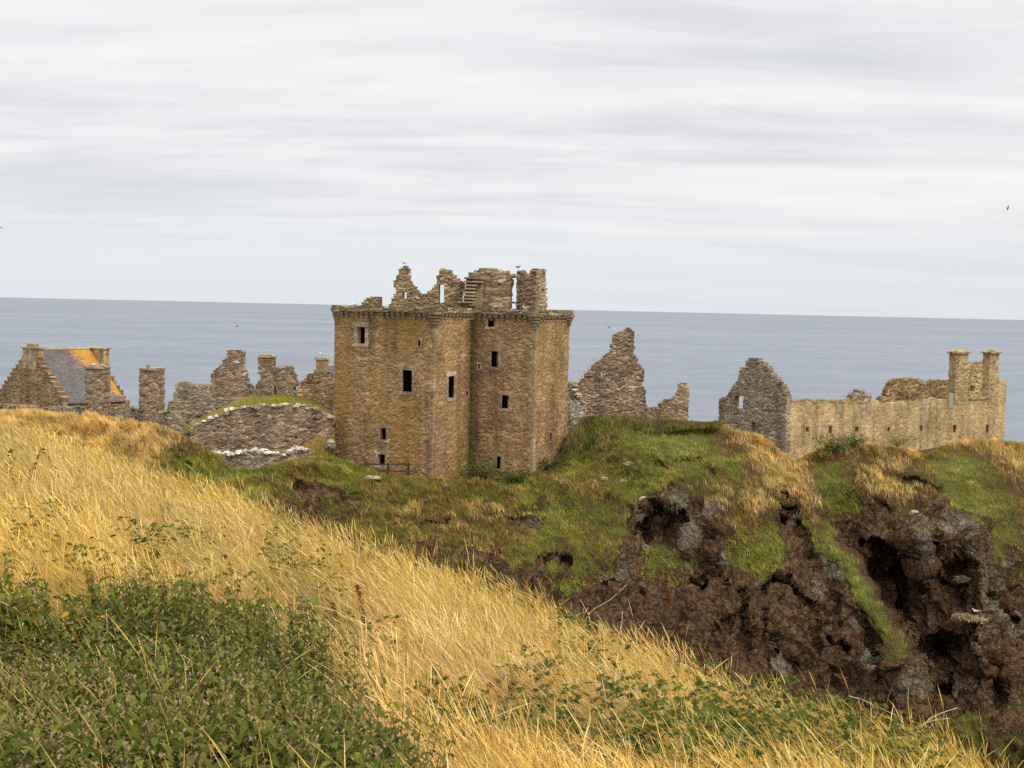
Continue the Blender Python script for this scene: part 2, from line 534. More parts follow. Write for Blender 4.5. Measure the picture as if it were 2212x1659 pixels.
def terrain_mat():
    m, nt, out = new_mat('cliff_rock_and_turf')
    tc = N(nt, 'ShaderNodeTexCoord')
    co = tc.outputs['Object']
    ar = N(nt, 'ShaderNodeAttribute', attribute_name='rock').outputs['Fac']
    ag = N(nt, 'ShaderNodeAttribute', attribute_name='gold').outputs['Fac']
    al = N(nt, 'ShaderNodeAttribute', attribute_name='lichen').outputs['Fac']
    ad = N(nt, 'ShaderNodeAttribute', attribute_name='red').outputs['Fac']
    n1 = N(nt, 'ShaderNodeTexNoise', i_Vector=co, i_Scale=1.1, i_Detail=7.0, i_Roughness=.7)
    n2 = N(nt, 'ShaderNodeTexNoise', i_Vector=co, i_Scale=4.2, i_Detail=6.0, i_Roughness=.78)
    v = N(nt, 'ShaderNodeTexVoronoi', i_Vector=co, i_Scale=4.6)
    vs = N(nt, 'ShaderNodeSeparateColor', i_0=v.outputs['Color'])
    rockc = ramp(nt, n1.outputs[0], [(.3, (.080, .045, .023)), (.5, (.125, .072, .038)), (.7, (.175, .108, .058))])
    rockc = mix(nt, math_(nt, 'MULTIPLY', ad, .6), rockc, ramp(nt, n2.outputs[0], [(.3, (.14, .066, .03)), (.7, (.22, .115, .055))]))
    peb = ramp(nt, vs.outputs[0], [(.15, (.055, .032, .017)), (.5, (.155, .088, .047)), (.8, (.28, .185, .11)), (.97, (.34, .14, .055))])
    rockc = mix(nt, .38, rockc, peb)
    lf = smooth(nt, math_(nt, 'ADD', math_(nt, 'ADD', math_(nt, 'MULTIPLY', n2.outputs[0], .6), math_(nt, 'MULTIPLY', vs.outputs[1], .22)), math_(nt, 'MULTIPLY', al, .5)), .66, .74)
    rockc = mix(nt, math_(nt, 'MULTIPLY', lf, .85), rockc, ramp(nt, n1.outputs[0], [(.3, (.15, .125, .082)), (.7, (.33, .285, .20))]))
    green = ramp(nt, n2.outputs[0], [(.3, (.085, .095, .02)), (.7, (.17, .165, .04))])
    gold = ramp(nt, n2.outputs[0], [(.3, (.16, .10, .03)), (.7, (.30, .20, .07))])
    brown = ramp(nt, n2.outputs[0], [(.3, (.07, .042, .02)), (.7, (.14, .085, .04))])
    turf = mix(nt, smooth(nt, ag, -.45, .05), green, brown)
    turf = mix(nt, smooth(nt, ag, .15, .7), turf, gold)
    rf = smooth(nt, math_(nt, 'ADD', ar, math_(nt, 'MULTIPLY', math_(nt, 'SUBTRACT', n2.outputs[0], .5), .8)), -.08, .12)
    patch = N(nt, 'ShaderNodeTexNoise', i_Vector=co, i_Scale=.5, i_Detail=4.0)
    turf = mix(nt, math_(nt, 'MULTIPLY', smooth(nt, patch.outputs[0], .5, .62), smooth(nt, ag, -.75, -.35)), turf, (.11, .065, .03))
    base = mix(nt, rf, turf, rockc)
    cm = N(nt, 'ShaderNodeMapping', i_Vector=math_(nt, 'ADD', 0.0, 0.0) if False else co)
    cm.inputs['Scale'].default_value = (1.25, 1.25, .8)
    cn = N(nt, 'ShaderNodeVectorMath', operation='MULTIPLY_ADD', i_0=n1.outputs['Color'], i_1=(.7, .7, .7), i_2=cm.outputs[0])
    ce = N(nt, 'ShaderNodeTexVoronoi', feature='DISTANCE_TO_EDGE', i_Vector=cn.outputs[0], i_Scale=1.0)
    h = math_(nt, 'ADD', math_(nt, 'MULTIPLY', n2.outputs[0], .8), math_(nt, 'MULTIPLY', math_(nt, 'SUBTRACT', 1.0, v.outputs['Distance']), .5))
    h = math_(nt, 'ADD', h, math_(nt, 'MULTIPLY', math_(nt, 'MINIMUM', ce.outputs['Distance'], .14), math_(nt, 'MULTIPLY', rf, 7.0)))
    bp = N(nt, 'ShaderNodeBump', i_Height=h, i_Distance=.45, i_Strength=1.0)
    bs = N(nt, 'ShaderNodeBsdfPrincipled', i_Roughness=.95, i_Normal=bp.outputs[0])
    bs.inputs['Specular IOR Level'].default_value = .06
    nt.links.new(base, bs.inputs['Base Color'])
    nt.links.new(bs.outputs[0], out.inputs[0])
    return m


MAT['terrain'] = terrain_mat()
MAT['soil'] = plain_mat('hillside_soil', (.05, .05, .016), (.13, .11, .035), 3, bump=.03)


def sea_mat():
    m, nt, out = new_mat('sea_water')
    tc = N(nt, 'ShaderNodeTexCoord')
    co = tc.outputs['Object']
    hs = []
    for sx, sy, sc in ((.6, 1.0, .055), (.5, 1.0, .012), (.4, 1.0, .0022), (.35, 1.0, .0004)):
        mp = N(nt, 'ShaderNodeMapping', i_Vector=co)
        mp.inputs['Scale'].default_value = (sx * sc, sy * sc, sc)
        n = N(nt, 'ShaderNodeTexNoise', i_Vector=mp.outputs[0], i_Scale=1.0, i_Detail=4.0, i_Roughness=.6)
        hs.append(n.outputs[0])
    v = math_(nt, 'MULTIPLY', math_(nt, 'ADD', math_(nt, 'ADD', hs[0], hs[1]), math_(nt, 'ADD', hs[2], hs[3])), .25)
    base = ramp(nt, v, [(.42, (.128, .148, .178)), (.5, (.155, .176, .206)), (.58, (.19, .211, .238))])
    # sparse whitecaps
    mp = N(nt, 'ShaderNodeMapping', i_Vector=co)
    mp.inputs['Scale'].default_value = (.05, .05, .05)
    w = N(nt, 'ShaderNodeTexNoise', i_Vector=mp.outputs[0], i_Scale=1.0, i_Detail=3.0, i_Roughness=.5)
    base = mix(nt, math_(nt, 'MULTIPLY', smooth(nt, w.outputs[0], .77, .80), .8), base, (.75, .78, .8))
    bp = N(nt, 'ShaderNodeBump', i_Height=hs[0], i_Distance=2.2, i_Strength=.22)
    bs = N(nt, 'ShaderNodeBsdfPrincipled', i_Roughness=.55, i_Normal=bp.outputs[0])
    bs.inputs['Specular IOR Level'].default_value = .2
    nt.links.new(base, bs.inputs['Base Color'])
    nt.links.new(bs.outputs[0], out.inputs[0])
    return m


MAT['sea'] = sea_mat()

# ------------------------------------------------------------------ the sea
def build_sea():
    rad = [60 * 1.32 ** i for i in range(29)]
    n = 96
    vs = [(0, 0, 0)]
    for r in rad:
        for k in range(n):
            a = 2 * math.pi * k / n
            vs.append((r * math.cos(a), r * math.sin(a), 0))
    fs = [(0, 1 + k, 1 + (k + 1) % n) for k in range(n)]
    for i in range(len(rad) - 1):
        for k in range(n):
            a, b = 1 + i * n + k, 1 + i * n + (k + 1) % n
            fs.append((a, a + n, b + n, b))
    me = bpy.data.meshes.new('sea')
    me.from_pydata(vs, [], fs)
    tag(link('sea', me, MAT['sea']), kind='structure')


build_sea()

# ------------------------------------------------------------------ the castle rock: one sheet from plateau over the crest and down the cliff
CREST = [(-120, 886, 92), (0, 885, 95), (120, 889, 97), (250, 896, 98), (330, 908, 99), (400, 933, 101), (450, 964, 104), (480, 990, 107), (500, 1012, 108), (560, 1012, 109),
         (600, 1000, 110), (650, 988, 112), (700, 984, 113), (740, 990, 114), (800, 1010, 115.5), (835, 1024, 116), (880, 1027, 116.5), (935, 1031, 117.2), (1000, 1032, 118.8),
         (1060, 1030, 120), (1148, 1022, 119.6), (1180, 1006, 121.2), (1212, 982, 123.4), (1228, 950, 125.5), (1245, 922, 127), (1262, 907, 130), (1330, 906, 132), (1400, 913, 132),
         (1490, 915, 130), (1553, 915, 130), (1600, 922, 128), (1640, 932, 127), (1668, 952, 127), (1690, 976, 127), (1720, 994, 128), (1745, 970, 126), (1780, 955, 126),
         (1830, 948, 127), (1900, 952, 128), (1950, 957, 130), (2000, 974, 132), (2030, 954, 134), (2070, 945, 136), (2120, 940, 138), (2165, 940, 142), (2212, 948, 143), (2330, 962, 145), (2620, 990, 150)]
RIDGE = [(1745, 1050, 116), (1775, 1110, 112), (1800, 1170, 108.5), (1850, 1230, 105.5), (1900, 1310, 102.5), (1950, 1400, 100), (1985, 1480, 98.5), (1995, 1600, 97), (2000, 1780, 95)]
DL = [(-120, 1000, 80), (0, 1000, 82), (150, 1000, 86), (300, 980, 92), (300, 1060, 84), (420, 1000, 99), (420, 1080, 90), (500, 1060, 99), (560, 1100, 95),
      (620, 1040, 108), (620, 1150, 98), (700, 1022, 111.5), (700, 1060, 107), (700, 1200, 97), (835, 1050, 113), (835, 1120, 107), (835, 1250, 98), (935, 1060, 114), (935, 1150, 106), (935, 1280, 97),
      (1060, 1070, 115), (1060, 1160, 107), (1060, 1300, 97), (1150, 1060, 116), (1200, 1040, 117.5), (1200, 1120, 110), (1200, 1250, 101), (1200, 1400, 94),
      (1300, 960, 126), (1300, 1010, 119), (1350, 945, 122), (1350, 1040, 115), (1350, 1100, 112), (1350, 1200, 107), (1350, 1350, 100), (1350, 1500, 95),
      (1450, 935, 124), (1450, 985, 117), (1450, 1060, 112), (1450, 1110, 110), (1450, 1160, 109), (1450, 1250, 104), (1450, 1400, 99), (1450, 1600, 94),
      (1540, 1010, 114), (1540, 1100, 109), (1600, 1000, 117), (1600, 1080, 112), (1600, 1200, 105), (1600, 1350, 100), (1600, 1500, 97), (1600, 1700, 93),
      (1700, 1010, 121), (1700, 1060, 115.5), (1700, 1150, 109.5), (1700, 1250, 104.5), (1700, 1400, 99.5), (1700, 1550, 97), (1800, 1600, 96), (1900, 1500, 98)]
DR = [(1745, 1050, 119), (1800, 1050, 121), (1830, 1120, 119.5), (1900, 1150, 115), (1900, 1250, 115), (1950, 1350, 113), (2000, 1130, 114.5), (2000, 1250, 113), (2000, 1400, 110.5), (2050, 1500, 110.5), (2050, 1600, 104),
      (2100, 1130, 117), (2130, 1250, 113.5), (2150, 1400, 109.5), (2200, 1600, 102), (2200, 1420, 112), (2190, 1280, 117), (2200, 1150, 122), (2200, 1050, 130), (2100, 1030, 127), (2000, 1020, 126), (1900, 1000, 124),
      (1950, 1060, 121.5), (1830, 1300, 114), (1900, 1420, 109.5), (1950, 1550, 105), (2000, 1700, 102), (2330, 1100, 128), (2330, 1400, 118), (2330, 1700, 106), (2620, 1150, 132), (2620, 1450, 122), (2620, 1750, 110)]
CAVES = [(1930, 1262, 48, 66, 2.8), (1890, 1215, 26, 40, 2.0), (2030, 1395, 45, 24, 3.6), (1440, 1155, 46, 28, 1.4), (2060, 1240, 24, 34, 3.0), (2150, 1480, 20, 60, 3.0),
         (1690, 1128, 16, 14, 2), (1540, 1240, 30, 30, 1.2), (1640, 1400, 60, 50, 1.2), (2010, 1180, 12, 40, 2),
         (2085, 1210, 14, 40, 2.2), (1380, 1165, 24, 18, 1.6), (1985, 1330, 50, 30, 1.0)]
LICH = [(1400, 1085, 40, 18), (1470, 1085, 22, 28), (1375, 1120, 15, 28), (1490, 1150, 12, 46), (1540, 1115, 28, 18), (1400, 1190, 36, 13), (1330, 1245, 46, 18), (1490, 1220, 14, 24), (1570, 1200, 18, 28), (1650, 1255, 34, 16), (1720, 1120, 26, 30), (1765, 1270, 22, 32), (1800, 1235, 34, 26), (1850, 1345, 34, 26),
        (1930, 1130, 46, 22), (2000, 1165, 18, 55), (2060, 1135, 66, 26), (2085, 1195, 34, 36), (2132, 1250, 22, 86), (2110, 1365, 28, 36), (2055, 1400, 28, 22), (1950, 1490, 28, 28), (2172, 1250, 18, 55), (2192, 1350, 18, 40), (1160, 1118, 24, 16), (1890, 1420, 20, 26), (1690, 1440, 20, 30), (2080, 1480, 24, 24)]
BULGE = [(2010, 1150, 60, 35, 3.0), (1990, 1220, 18, 60, 2.0), (2120, 1240, 18, 110, 2.5), (2110, 1420, 30, 60, 2.0), (1490, 1160, 12, 40, 1.4), (1560, 1120, 30, 60, 1.2),
         (1700, 1230, 30, 40, 2.0), (1830, 1280, 26, 60, 1.5), (1580, 1500, 30, 80, 1.5), (1420, 1000, 90, 26, 1.2), (1960, 1010, 60, 16, 1.2), (730, 1008, 120, 14, 1.0)]
# overhanging lips: frame polyline, depth of the undercut, how far it runs down, turf lip or rock
LIPS = [([(1362, 1150), (1375, 1118), (1400, 1098), (1440, 1090), (1475, 1098), (1492, 1130)], 2.6, 48, 0), ([(1489, 1250), (1530, 1258), (1583, 1256)], 1.8, 36, 0), ([(1640, 1270), (1652, 1262), (1677, 1246), (1710, 1256), (1737, 1280)], 1.6, 34, 0),
        ([(1735, 1288), (1755, 1294), (1772, 1314)], 1.3, 26, 0), ([(1866, 1158), (1885, 1160), (1908, 1172), (1935, 1196), (1958, 1222), (1970, 1262)], 3.2, 90, 0), ([(1986, 1184), (2012, 1204), (2036, 1222), (2070, 1202), (2095, 1206), (2118, 1222)], 2.0, 36, 0),
        ([(2018, 1236), (2030, 1240), (2046, 1262), (2074, 1270), (2090, 1292)], 2.6, 48, 0), ([(1998, 1384), (2025, 1380), (2042, 1398), (2060, 1424)], 3.0, 32, 0), ([(2076, 1356), (2093, 1380), (2114, 1420)], 1.8, 44, 0), ([(2146, 1300), (2165, 1312), (2200, 1332)], 2.4, 90, 0),
        ([(1955, 1026), (1985, 1032), (2010, 1042), (2042, 1054)], .9, 13, 1), ([(1452, 994), (1478, 986), (1505, 986), (1530, 1000), (1548, 1020)], .9, 12, 1), ([(1405, 1000), (1425, 996), (1446, 1000)], .8, 14, 1), ([(630, 1036), (680, 1042), (745, 1056), (790, 1062)], .35, 20, 1), ([(1640, 1052), (1680, 1060), (1712, 1064)], .7, 12, 1),
        ([(1795, 1062), (1820, 1058), (1842, 1066)], .7, 14, 1), ([(1890, 1082), (1915, 1090), (1935, 1104)], .6, 12, 1), ([(1680, 1086), (1700, 1090), (1722, 1098)], .7, 12, 1), ([(1290, 1262), (1325, 1252), (1370, 1262), (1400, 1280)], 1.6, 30, 0), ([(1780, 1360), (1800, 1376), (1840, 1392)], 1.2, 30, 0),
        ([(1650, 1420), (1690, 1404), (1730, 1424)], 1.0, 30, 0), ([(1560, 1330), (1590, 1322), (1620, 1340)], 1.0, 30, 0), ([(1700, 1110), (1725, 1118), (1745, 1136)], 1.2, 22, 0), ([(2100, 1440), (2130, 1450), (2160, 1476)], 1.6, 40, 0), ([(2020, 1470), (2050, 1480), (2080, 1504)], 1.2, 30, 0), ([(900, 1132), (935, 1124), (975, 1136)], .7, 14, 1), ([(1090, 1122), (1130, 1112), (1168, 1120)], .8, 14, 1), ([(1155, 1200), (1200, 1192), (1240, 1204)], .7, 14, 1)]
CRACKS = [([(1600, 1265), (1604, 1330), (1608, 1380), (1616, 1440)], 7, 1.5), ([(1795, 1432), (1798, 1466), (1812, 1495)], 5, 1.2), ([(1820, 1378), (1832, 1420)], 5, 1.0), ([(1990, 1180), (1985, 1230), (1992, 1290)], 6, 1.3), ([(2120, 1180), (2128, 1240), (2140, 1300)], 6, 1.4), ([(1545, 1160), (1552, 1220)], 5, 1.0), ([(1690, 1290), (1700, 1370), (1712, 1430)], 6, 1.0), ([(1650, 1300), (1655, 1390)], 5, .9), ([(1760, 1330), (1772, 1420)], 5, .9), ([(1530, 1290), (1540, 1380)], 6, 1.0), ([(1870, 1340), (1885, 1400), (1905, 1470)], 6, 1.1), ([(2160, 1360), (2170, 1460)], 7, 1.5), ([(1950, 1240), (1955, 1330)], 6, 1.0)]
ROCKF = [(-120, 900, -1), (100, 950, -.8), (390, 965, 0.1), (300, 1000, -.6), (600, 1045, -.3), (650, 1075, .12), (700, 1045, 0.0), (760, 1100, -.25), (900, 1120, -.55), (900, 1050, -.8), (1000, 1100, -.5), (1050, 1130, -.3), (1160, 1115, .12), (1160, 1180, -.25), (1240, 1130, -.8), (1250, 1250, -.05), (1150, 1230, .12),
         (820, 1180, .0), (950, 1200, -.1), (1050, 1230, .05), (700, 1110, .1), (1330, 1262, .5), (1300, 1200, -.4), (1380, 1100, .2), (1430, 1080, .35), (1440, 1140, 1), (1500, 1110, .5), (1360, 1140, 0.05), (1385, 1190, .3), (1435, 1205, -.5), (1500, 1200, .4), (1540, 1150, .3), (1560, 1240, .8), (1500, 1300, .9), (1600, 1350, 1),
         (1700, 1400, 1), (1800, 1450, 1), (1600, 1140, -.6), (1650, 1200, -.5), (1720, 1110, .5), (1690, 1150, .1), (1750, 1200, .6), (1640, 1270, .25), (1720, 1300, .7), (1800, 1350, .8), (1860, 1400, .5), (1600, 1050, -.9), (1700, 1050, -.7), (1450, 1010, -1), (1350, 1000, -1), (1490, 1050, -.5), (1400, 1045, -.6),
         (1800, 1080, -.8), (1800, 1130, .1), (1870, 1115, .5), (1950, 1140, 1), (2050, 1130, 1), (1900, 1250, 1), (2000, 1300, 1), (2100, 1300, 1), (2100, 1130, .5), (1950, 1080, -.4), (2050, 1060, -.8), (2150, 1080, -.9), (2150, 1200, .1), (2200, 1180, -.4), (2200, 1300, .4), (2180, 1400, .8), (2100, 1450, .7),
         (2050, 1500, .6), (2050, 1560, .05), (2100, 1590, -.5), (1990, 1600, .3), (2180, 1600, 0), (2000, 1020, -1), (1900, 1000, -1), (2212, 1000, -1), (1250, 1000, -1), (1100, 1040, -.9), (700, 1000, -1), (500, 1020, -1), (1700, 1700, 1), (1300, 1500, 1), (1100, 1350, .3)]
GOLDF = [(-100, 900, .8), (0, 920, .7), (150, 900, .8), (250, 930, 1), (350, 940, 1), (440, 962, .1), (450, 1000, -.8), (380, 1000, -.3), (560, 1010, -.7), (700, 1000, -.9), (800, 1015, -.6), (900, 1035, -.4), (620, 1050, .1), (700, 1060, -.05), (850, 1090, -.1), (1000, 1050, -.3), (1000, 1100, -.15), (1100, 1050, -.5), (1100, 1150, -.1), (1150, 1100, -.6),
         (800, 1150, -.15), (950, 1180, -.25), (1200, 1040, -.3), (1250, 1100, -.35), (1250, 1000, -.6), (1240, 930, -.8), (1300, 970, -.3), (1400, 945, -.9), (1450, 970, -.95), (1530, 945, -.3), (1580, 960, .4), (1650, 960, .85), (1690, 1000, .9), (1720, 1040, .8), (1560, 1030, -.1), (1450, 1040, -.55), (1600, 1100, .0), (1660, 1180, -.8), (1590, 1000, -.6), (1800, 1010, -.5), (1770, 1050, -.8),
         (1740, 980, .4), (1850, 965, .6), (1950, 980, .75), (1880, 1040, .1), (2000, 1020, -.1), (2020, 985, -.5), (2080, 1000, -.6), (2120, 1060, -.7), (2130, 955, .5), (2200, 970, .85), (2212, 1050, .2), (2150, 1120, -.3), (1500, 1210, -.5), (1430, 1205, -.7), (1950, 1080, .4), (1880, 1000, -.3), (1300, 1060, -.2), (1350, 1010, -.5), (1520, 1100, .1), (1300, 1180, -.2), (1240, 1230, -.5), (2100, 1590, -.3), (1900, 1300, -.5)]
SIL = [(-200, 790), (0, 890), (250, 985), (560, 1060), (800, 1150), (1106, 1275), (1350, 1345), (1600, 1420), (1850, 1540), (2090, 1659), (2400, 1800)]


def build_terrain():
    cr = np.array(CREST, float)
    NU = 760
    us = np.r_[np.linspace(-120, 2330, 720), np.linspace(2338, 2620, 40)]
    vt = np.interp(us, cr[:, 0], cr[:, 1])
    k = np.ones(5) / 5
    vt[2:-2] = np.convolve(vt, k, 'valid')
    # the outline in the picture is the top of the grass; the ground lies a little lower
    vt = vt + np.interp(us, [-120, 420, 470, 1240, 1560, 1600, 1720, 1745, 2330], [17, 17, 7, 7, 10, 15, 8, 14, 14])
    Yt = np.interp(us, cr[:, 0], cr[:, 2])
    vb = np.minimum(1770, np.interp(us, [s[0] for s in SIL], [s[1] for s in SIL]) + 90)
    NR = 250
    t = np.linspace(0, 1, NR) ** 1.15
    U = np.repeat(us[None], NR, 0)
    V = vt[None] + (vb - vt)[None] * t[:, None]
    crest_pts = [(u, v, y) for u, v, y in CREST]
    left = tps([p for p in crest_pts if p[0] < 1750] + DL + RIDGE)
    right = tps([p for p in crest_pts if p[0] > 1690] + DR)
    YL, YR = left(U, V), right(U, V)
    rg = np.array(RIDGE)
    ru = np.interp(V, rg[:, 1], rg[:, 0])
    ru = np.where(V < 1050, 1745 - (1050 - V) * .35, ru)
    ru = ru + 5 * np.sin(V * .11) + 4 * np.sin(V * .041 + 1)
    w = np.clip((U - ru) / 26 + .1, 0, 1)
    w = w * w * (3 - 2 * w)
    top = np.clip((V - 985) / 60, 0, 1)
    w = np.where(V < 1045, np.clip((U - (1745 - 20)) / 60 + .2, 0, 1) * (1 - top) + w * top, w)
    # left edge of the buttress rolls back a little, so it reads as a rounded rib
    near = 2.0 * np.exp(-((U - ru + 10) / 34.0) ** 2) * np.clip((V - 1020) / 60, 0, 1)
    Y = YL * (1 - w) + YR * w - near * 0.8 * (1 - w)
    for (u, v, su, sv, d) in CAVES:
        g = np.exp(-(((U - u) / su) ** 2 + ((V - v) / sv) ** 2) ** 1.6)
        Y += g * d
    for (u, v, su, sv, d) in BULGE:
        Y -= np.exp(-((U - u) / su) ** 2 - ((V - v) / sv) ** 2) * d
    lipf = np.zeros_like(U)
    wob = np.array([noise.noise(Vector((a * .035, b * .035, 3.3))) for a, b in zip(U.ravel(), V.ravel())]).reshape(U.shape) * 9
    for pl, d, dec, soft in LIPS:
        x, y = np.array(pl, float).T
        e = np.clip((U - x[0]) / 10, 0, 1) * np.clip((x[-1] - U) / 10, 0, 1)
        dv_ = V - np.interp(U, x, y) + wob
        below = np.clip(dv_ / 7, 0, 1)
        eff = e * below * np.exp(-(np.maximum(dv_, 0) / dec) ** 2)
        d, dec = d * (.8 if soft else .6), dec * 1.3
        Y += d * eff - .35 * d * e * np.exp(-(dv_ / 14.0) ** 2) * (dv_ < 0)
        lipf = np.maximum(lipf, eff * (1.0 if soft else .7))
    for pl, wd, d in CRACKS:
        x, y = np.array(pl, float).T
        e = np.clip((V - y[0]) / 14, 0, 1) * np.clip((y[-1] - V) / 14, 0, 1)
        du_ = U - np.interp(V, y, x) + wob * .7
        Y += d * e * np.exp(-np.abs(du_ / wd) ** 1.5)
    # keep the crest where it was drawn
    f = np.clip(t / .06, 0, 1)[:, None]
    Y = Yt[None] * (1 - f) + Y * f
    rock = tps(ROCKF)(U, V)
    rib = np.exp(-((U - ru + 16) / 20.0) ** 2) * np.clip((V - 1020) / 40, 0, 1) * np.clip((1450 - V) / 60, 0, 1)
    rock = rock - 2.6 * rib + 1.3 * lipf
    gold = tps(GOLDF)(U, V)
    gold = gold * (1 - .8 * rib) + rib * np.interp(V, [1060, 1120, 1180], [.5, .1, -.6])
    P = at(U, V, Y)
    du = np.gradient(P, axis=1)
    dv = np.gradient(P, axis=0)
    nr = np.cross(dv, du)
    nr /= np.linalg.norm(nr, axis=2)[..., None] + 1e-9
    flip = np.sign((nr * (CPOS - P)).sum(-1))
    nr *= flip[..., None]
    flat = P.reshape(-1, 3)
    n_lo = fbm(flat, .13, 3).reshape(NR, NU)
    n_mid = fbm(flat, .45, 4, 5.3).reshape(NR, NU)
    n_hi = fbm(flat, 1.5, 3, 9.1).reshape(NR, NU)
    rd = .5 * (ridged(flat * np.array([1, 1, .6]), .2, 4, 2.0).reshape(NR, NU) - 1.0) + .75 * (ridged(flat * np.array([1, 1, .22]), .34, 3, 7.0).reshape(NR, NU) - 1.0)
    rock = rock + .45 * n_mid + .3 * n_hi
    rk = np.clip(rock * 2.5 + .2, 0, 1)
    gold = gold + .5 * n_mid + .3 * n_lo + .22 * n_hi
    amp = np.clip(t / .05, 0, 1)[:, None]
    gx = np.linalg.norm(np.gradient(P, axis=1), axis=2)
    amp = amp * np.clip(.55 / (gx + 1e-6), .12, 1)
    vor = np.array([(lambda d: d[1] - d[0])(noise.voronoi(Vector((p[0] * .42, p[1] * .42, p[2] * .26)))[0]) for p in flat + 1.2 * np.stack([n_mid.ravel()] * 3, -1)]).reshape(NR, NU)
    vor = np.clip(vor * 1.8, 0, 1)
    vor2 = np.array([(lambda d: d[1] - d[0])(noise.voronoi(Vector((p[0] * 1.3, p[1] * 1.3, p[2] * .9)))[0]) for p in flat + .4 * np.stack([n_mid.ravel()] * 3, -1)]).reshape(NR, NU)
    vor2 = np.clip(vor2 * 2.2, 0, 1)
    def facets(fx, fz, tilt, seed):
        # angular blocks: every cell is one tilted plane, so faces meet at sharp edges
        out = np.empty(len(flat))
        for i, (p, m1) in enumerate(zip(flat, n_mid.ravel())):
            q = Vector(((p[0] + .5 * m1) * fx + seed, (p[1] + .4 * m1) * fx, (p[2] + .5 * m1) * fz))
            c = noise.voronoi(q)[1][0]
            h1 = noise.cell(c * 37.1)
            r = noise.cell_vector(c * 91.7)
            out[i] = h1 + tilt * ((q - c).dot(r) * 2.0)
        return out.reshape(NR, NU)
    fa, fb = facets(.26, .13, .55, 3.0), facets(.75, .5, .5, 11.0)
    disp = amp * (rk * (.42 * rd + .1 * n_mid + .12 * n_hi + .7 * n_lo + .72 * fa + .4 * fb + .2 * (vor2 - .6)) + (1 - rk) * (.8 * n_lo + .6 * n_mid + .26 * n_hi))
    # terraces: undercut turf lips
    terr = np.sin(P[..., 2] * 1.7 + 3 * n_lo + 1.5 * n_mid)
    disp += amp * .28 * np.maximum(terr, -.3) * (1 - .5 * rk)
    P2 = P + nr * disp[..., None]
    lich = np.zeros_like(U)
    for (u, v, su, sv) in LICH:
        lich = np.maximum(lich, np.exp(-((U - u + 10 * n_mid) / su) ** 2 - ((V - v + 10 * n_lo) / sv) ** 2))
    lich = np.clip(lich * .9 + .3 * n_mid + .15 * disp, 0, 1)
    cave = np.zeros_like(U)
    for (u, v, su, sv, d) in CAVES:
        if d > 1.4:
            cave = np.maximum(cave, np.exp(-((U - u) / su / 1.3) ** 2 - ((V - v) / sv / 1.3) ** 2))
    lich = lich * (1 - .8 * cave)
    red = np.clip(cave * .9 + .25 * n_lo + .25 * (rk < .9) + .9 * lipf * (V < 1110), 0, 1)
    # rows behind the crest, plateau and the far cliff to the sea
    rows, back = [], [(3, .5), (8, .85), (15, 1.0), (26, 1.0)]
    for dy, f in back:
        q = P2[0].copy()
        s = (q[:, 1] + dy) / q[:, 1]
        q[:, 0] *= s
        q[:, 1] += dy
        q[:, 2] = q[:, 2] * (1 - f) + 44.9 * f + .15 * np.sin(q[:, 0] * .7)
        rows.append(q)
    for yy, zz in ((178, 44.3), (184, 36), (190, -2)):
        q = rows[-1].copy()
        q[:, 0] *= yy / q[:, 1]
        q[:, 1] = yy
        q[:, 2] = zz
        rows.append(q)
    # and on down from the last row to the water
    low = []
    for f in (.03, .08, .16, .28, .42, .58, .75, .9, 1.0):
        q = P2[-1].copy()
        hgt = q[:, 2] + 2
        q[:, 1] -= .45 * hgt * f
        q[:, 2] -= hgt * f
        for j in range(len(q)):
            k_ = noise.noise(Vector(q[j] * .12)) * 2.2 + noise.noise(Vector(q[j] * .5)) * .7
            q[j, 1] += k_ * min(1, f * 6)
        low.append(q)
    P2_ = np.concatenate([P2, np.array(low)], 0)
    nl = len(low)
    A = np.concatenate([np.array(rows[::-1]), P2_], 0)
    nb = len(rows)
    NT = NR + nb + nl
    pad = lambda a, val: np.concatenate([np.full((nb, NU), val), a, np.full((nl, NU), 1.0 if val == -1 else .05)], 0)
    idx = np.arange(NT * NU).reshape(NT, NU)
    Q = np.stack([idx[:-1, :-1], idx[1:, :-1], idx[1:, 1:], idx[:-1, 1:]], -1).reshape(-1, 4)
    me = mesh_np('castle_cliff', A.reshape(-1, 3), Q, attrs={'rock': pad(rock, -1.0).ravel(), 'gold': pad(gold, -.2).ravel(), 'lichen': pad(lich, 0.0).ravel(), 'red': pad(red, 0.0).ravel()}, smooth_=True)
    tag(link('cliff_terrain', me, MAT['terrain']), kind='structure')
    return dict(P=P2, U=U, V=V, rock=rock, gold=gold, n=nr, mid=n_mid, lo=n_lo, t=t)


TER = build_terrain()


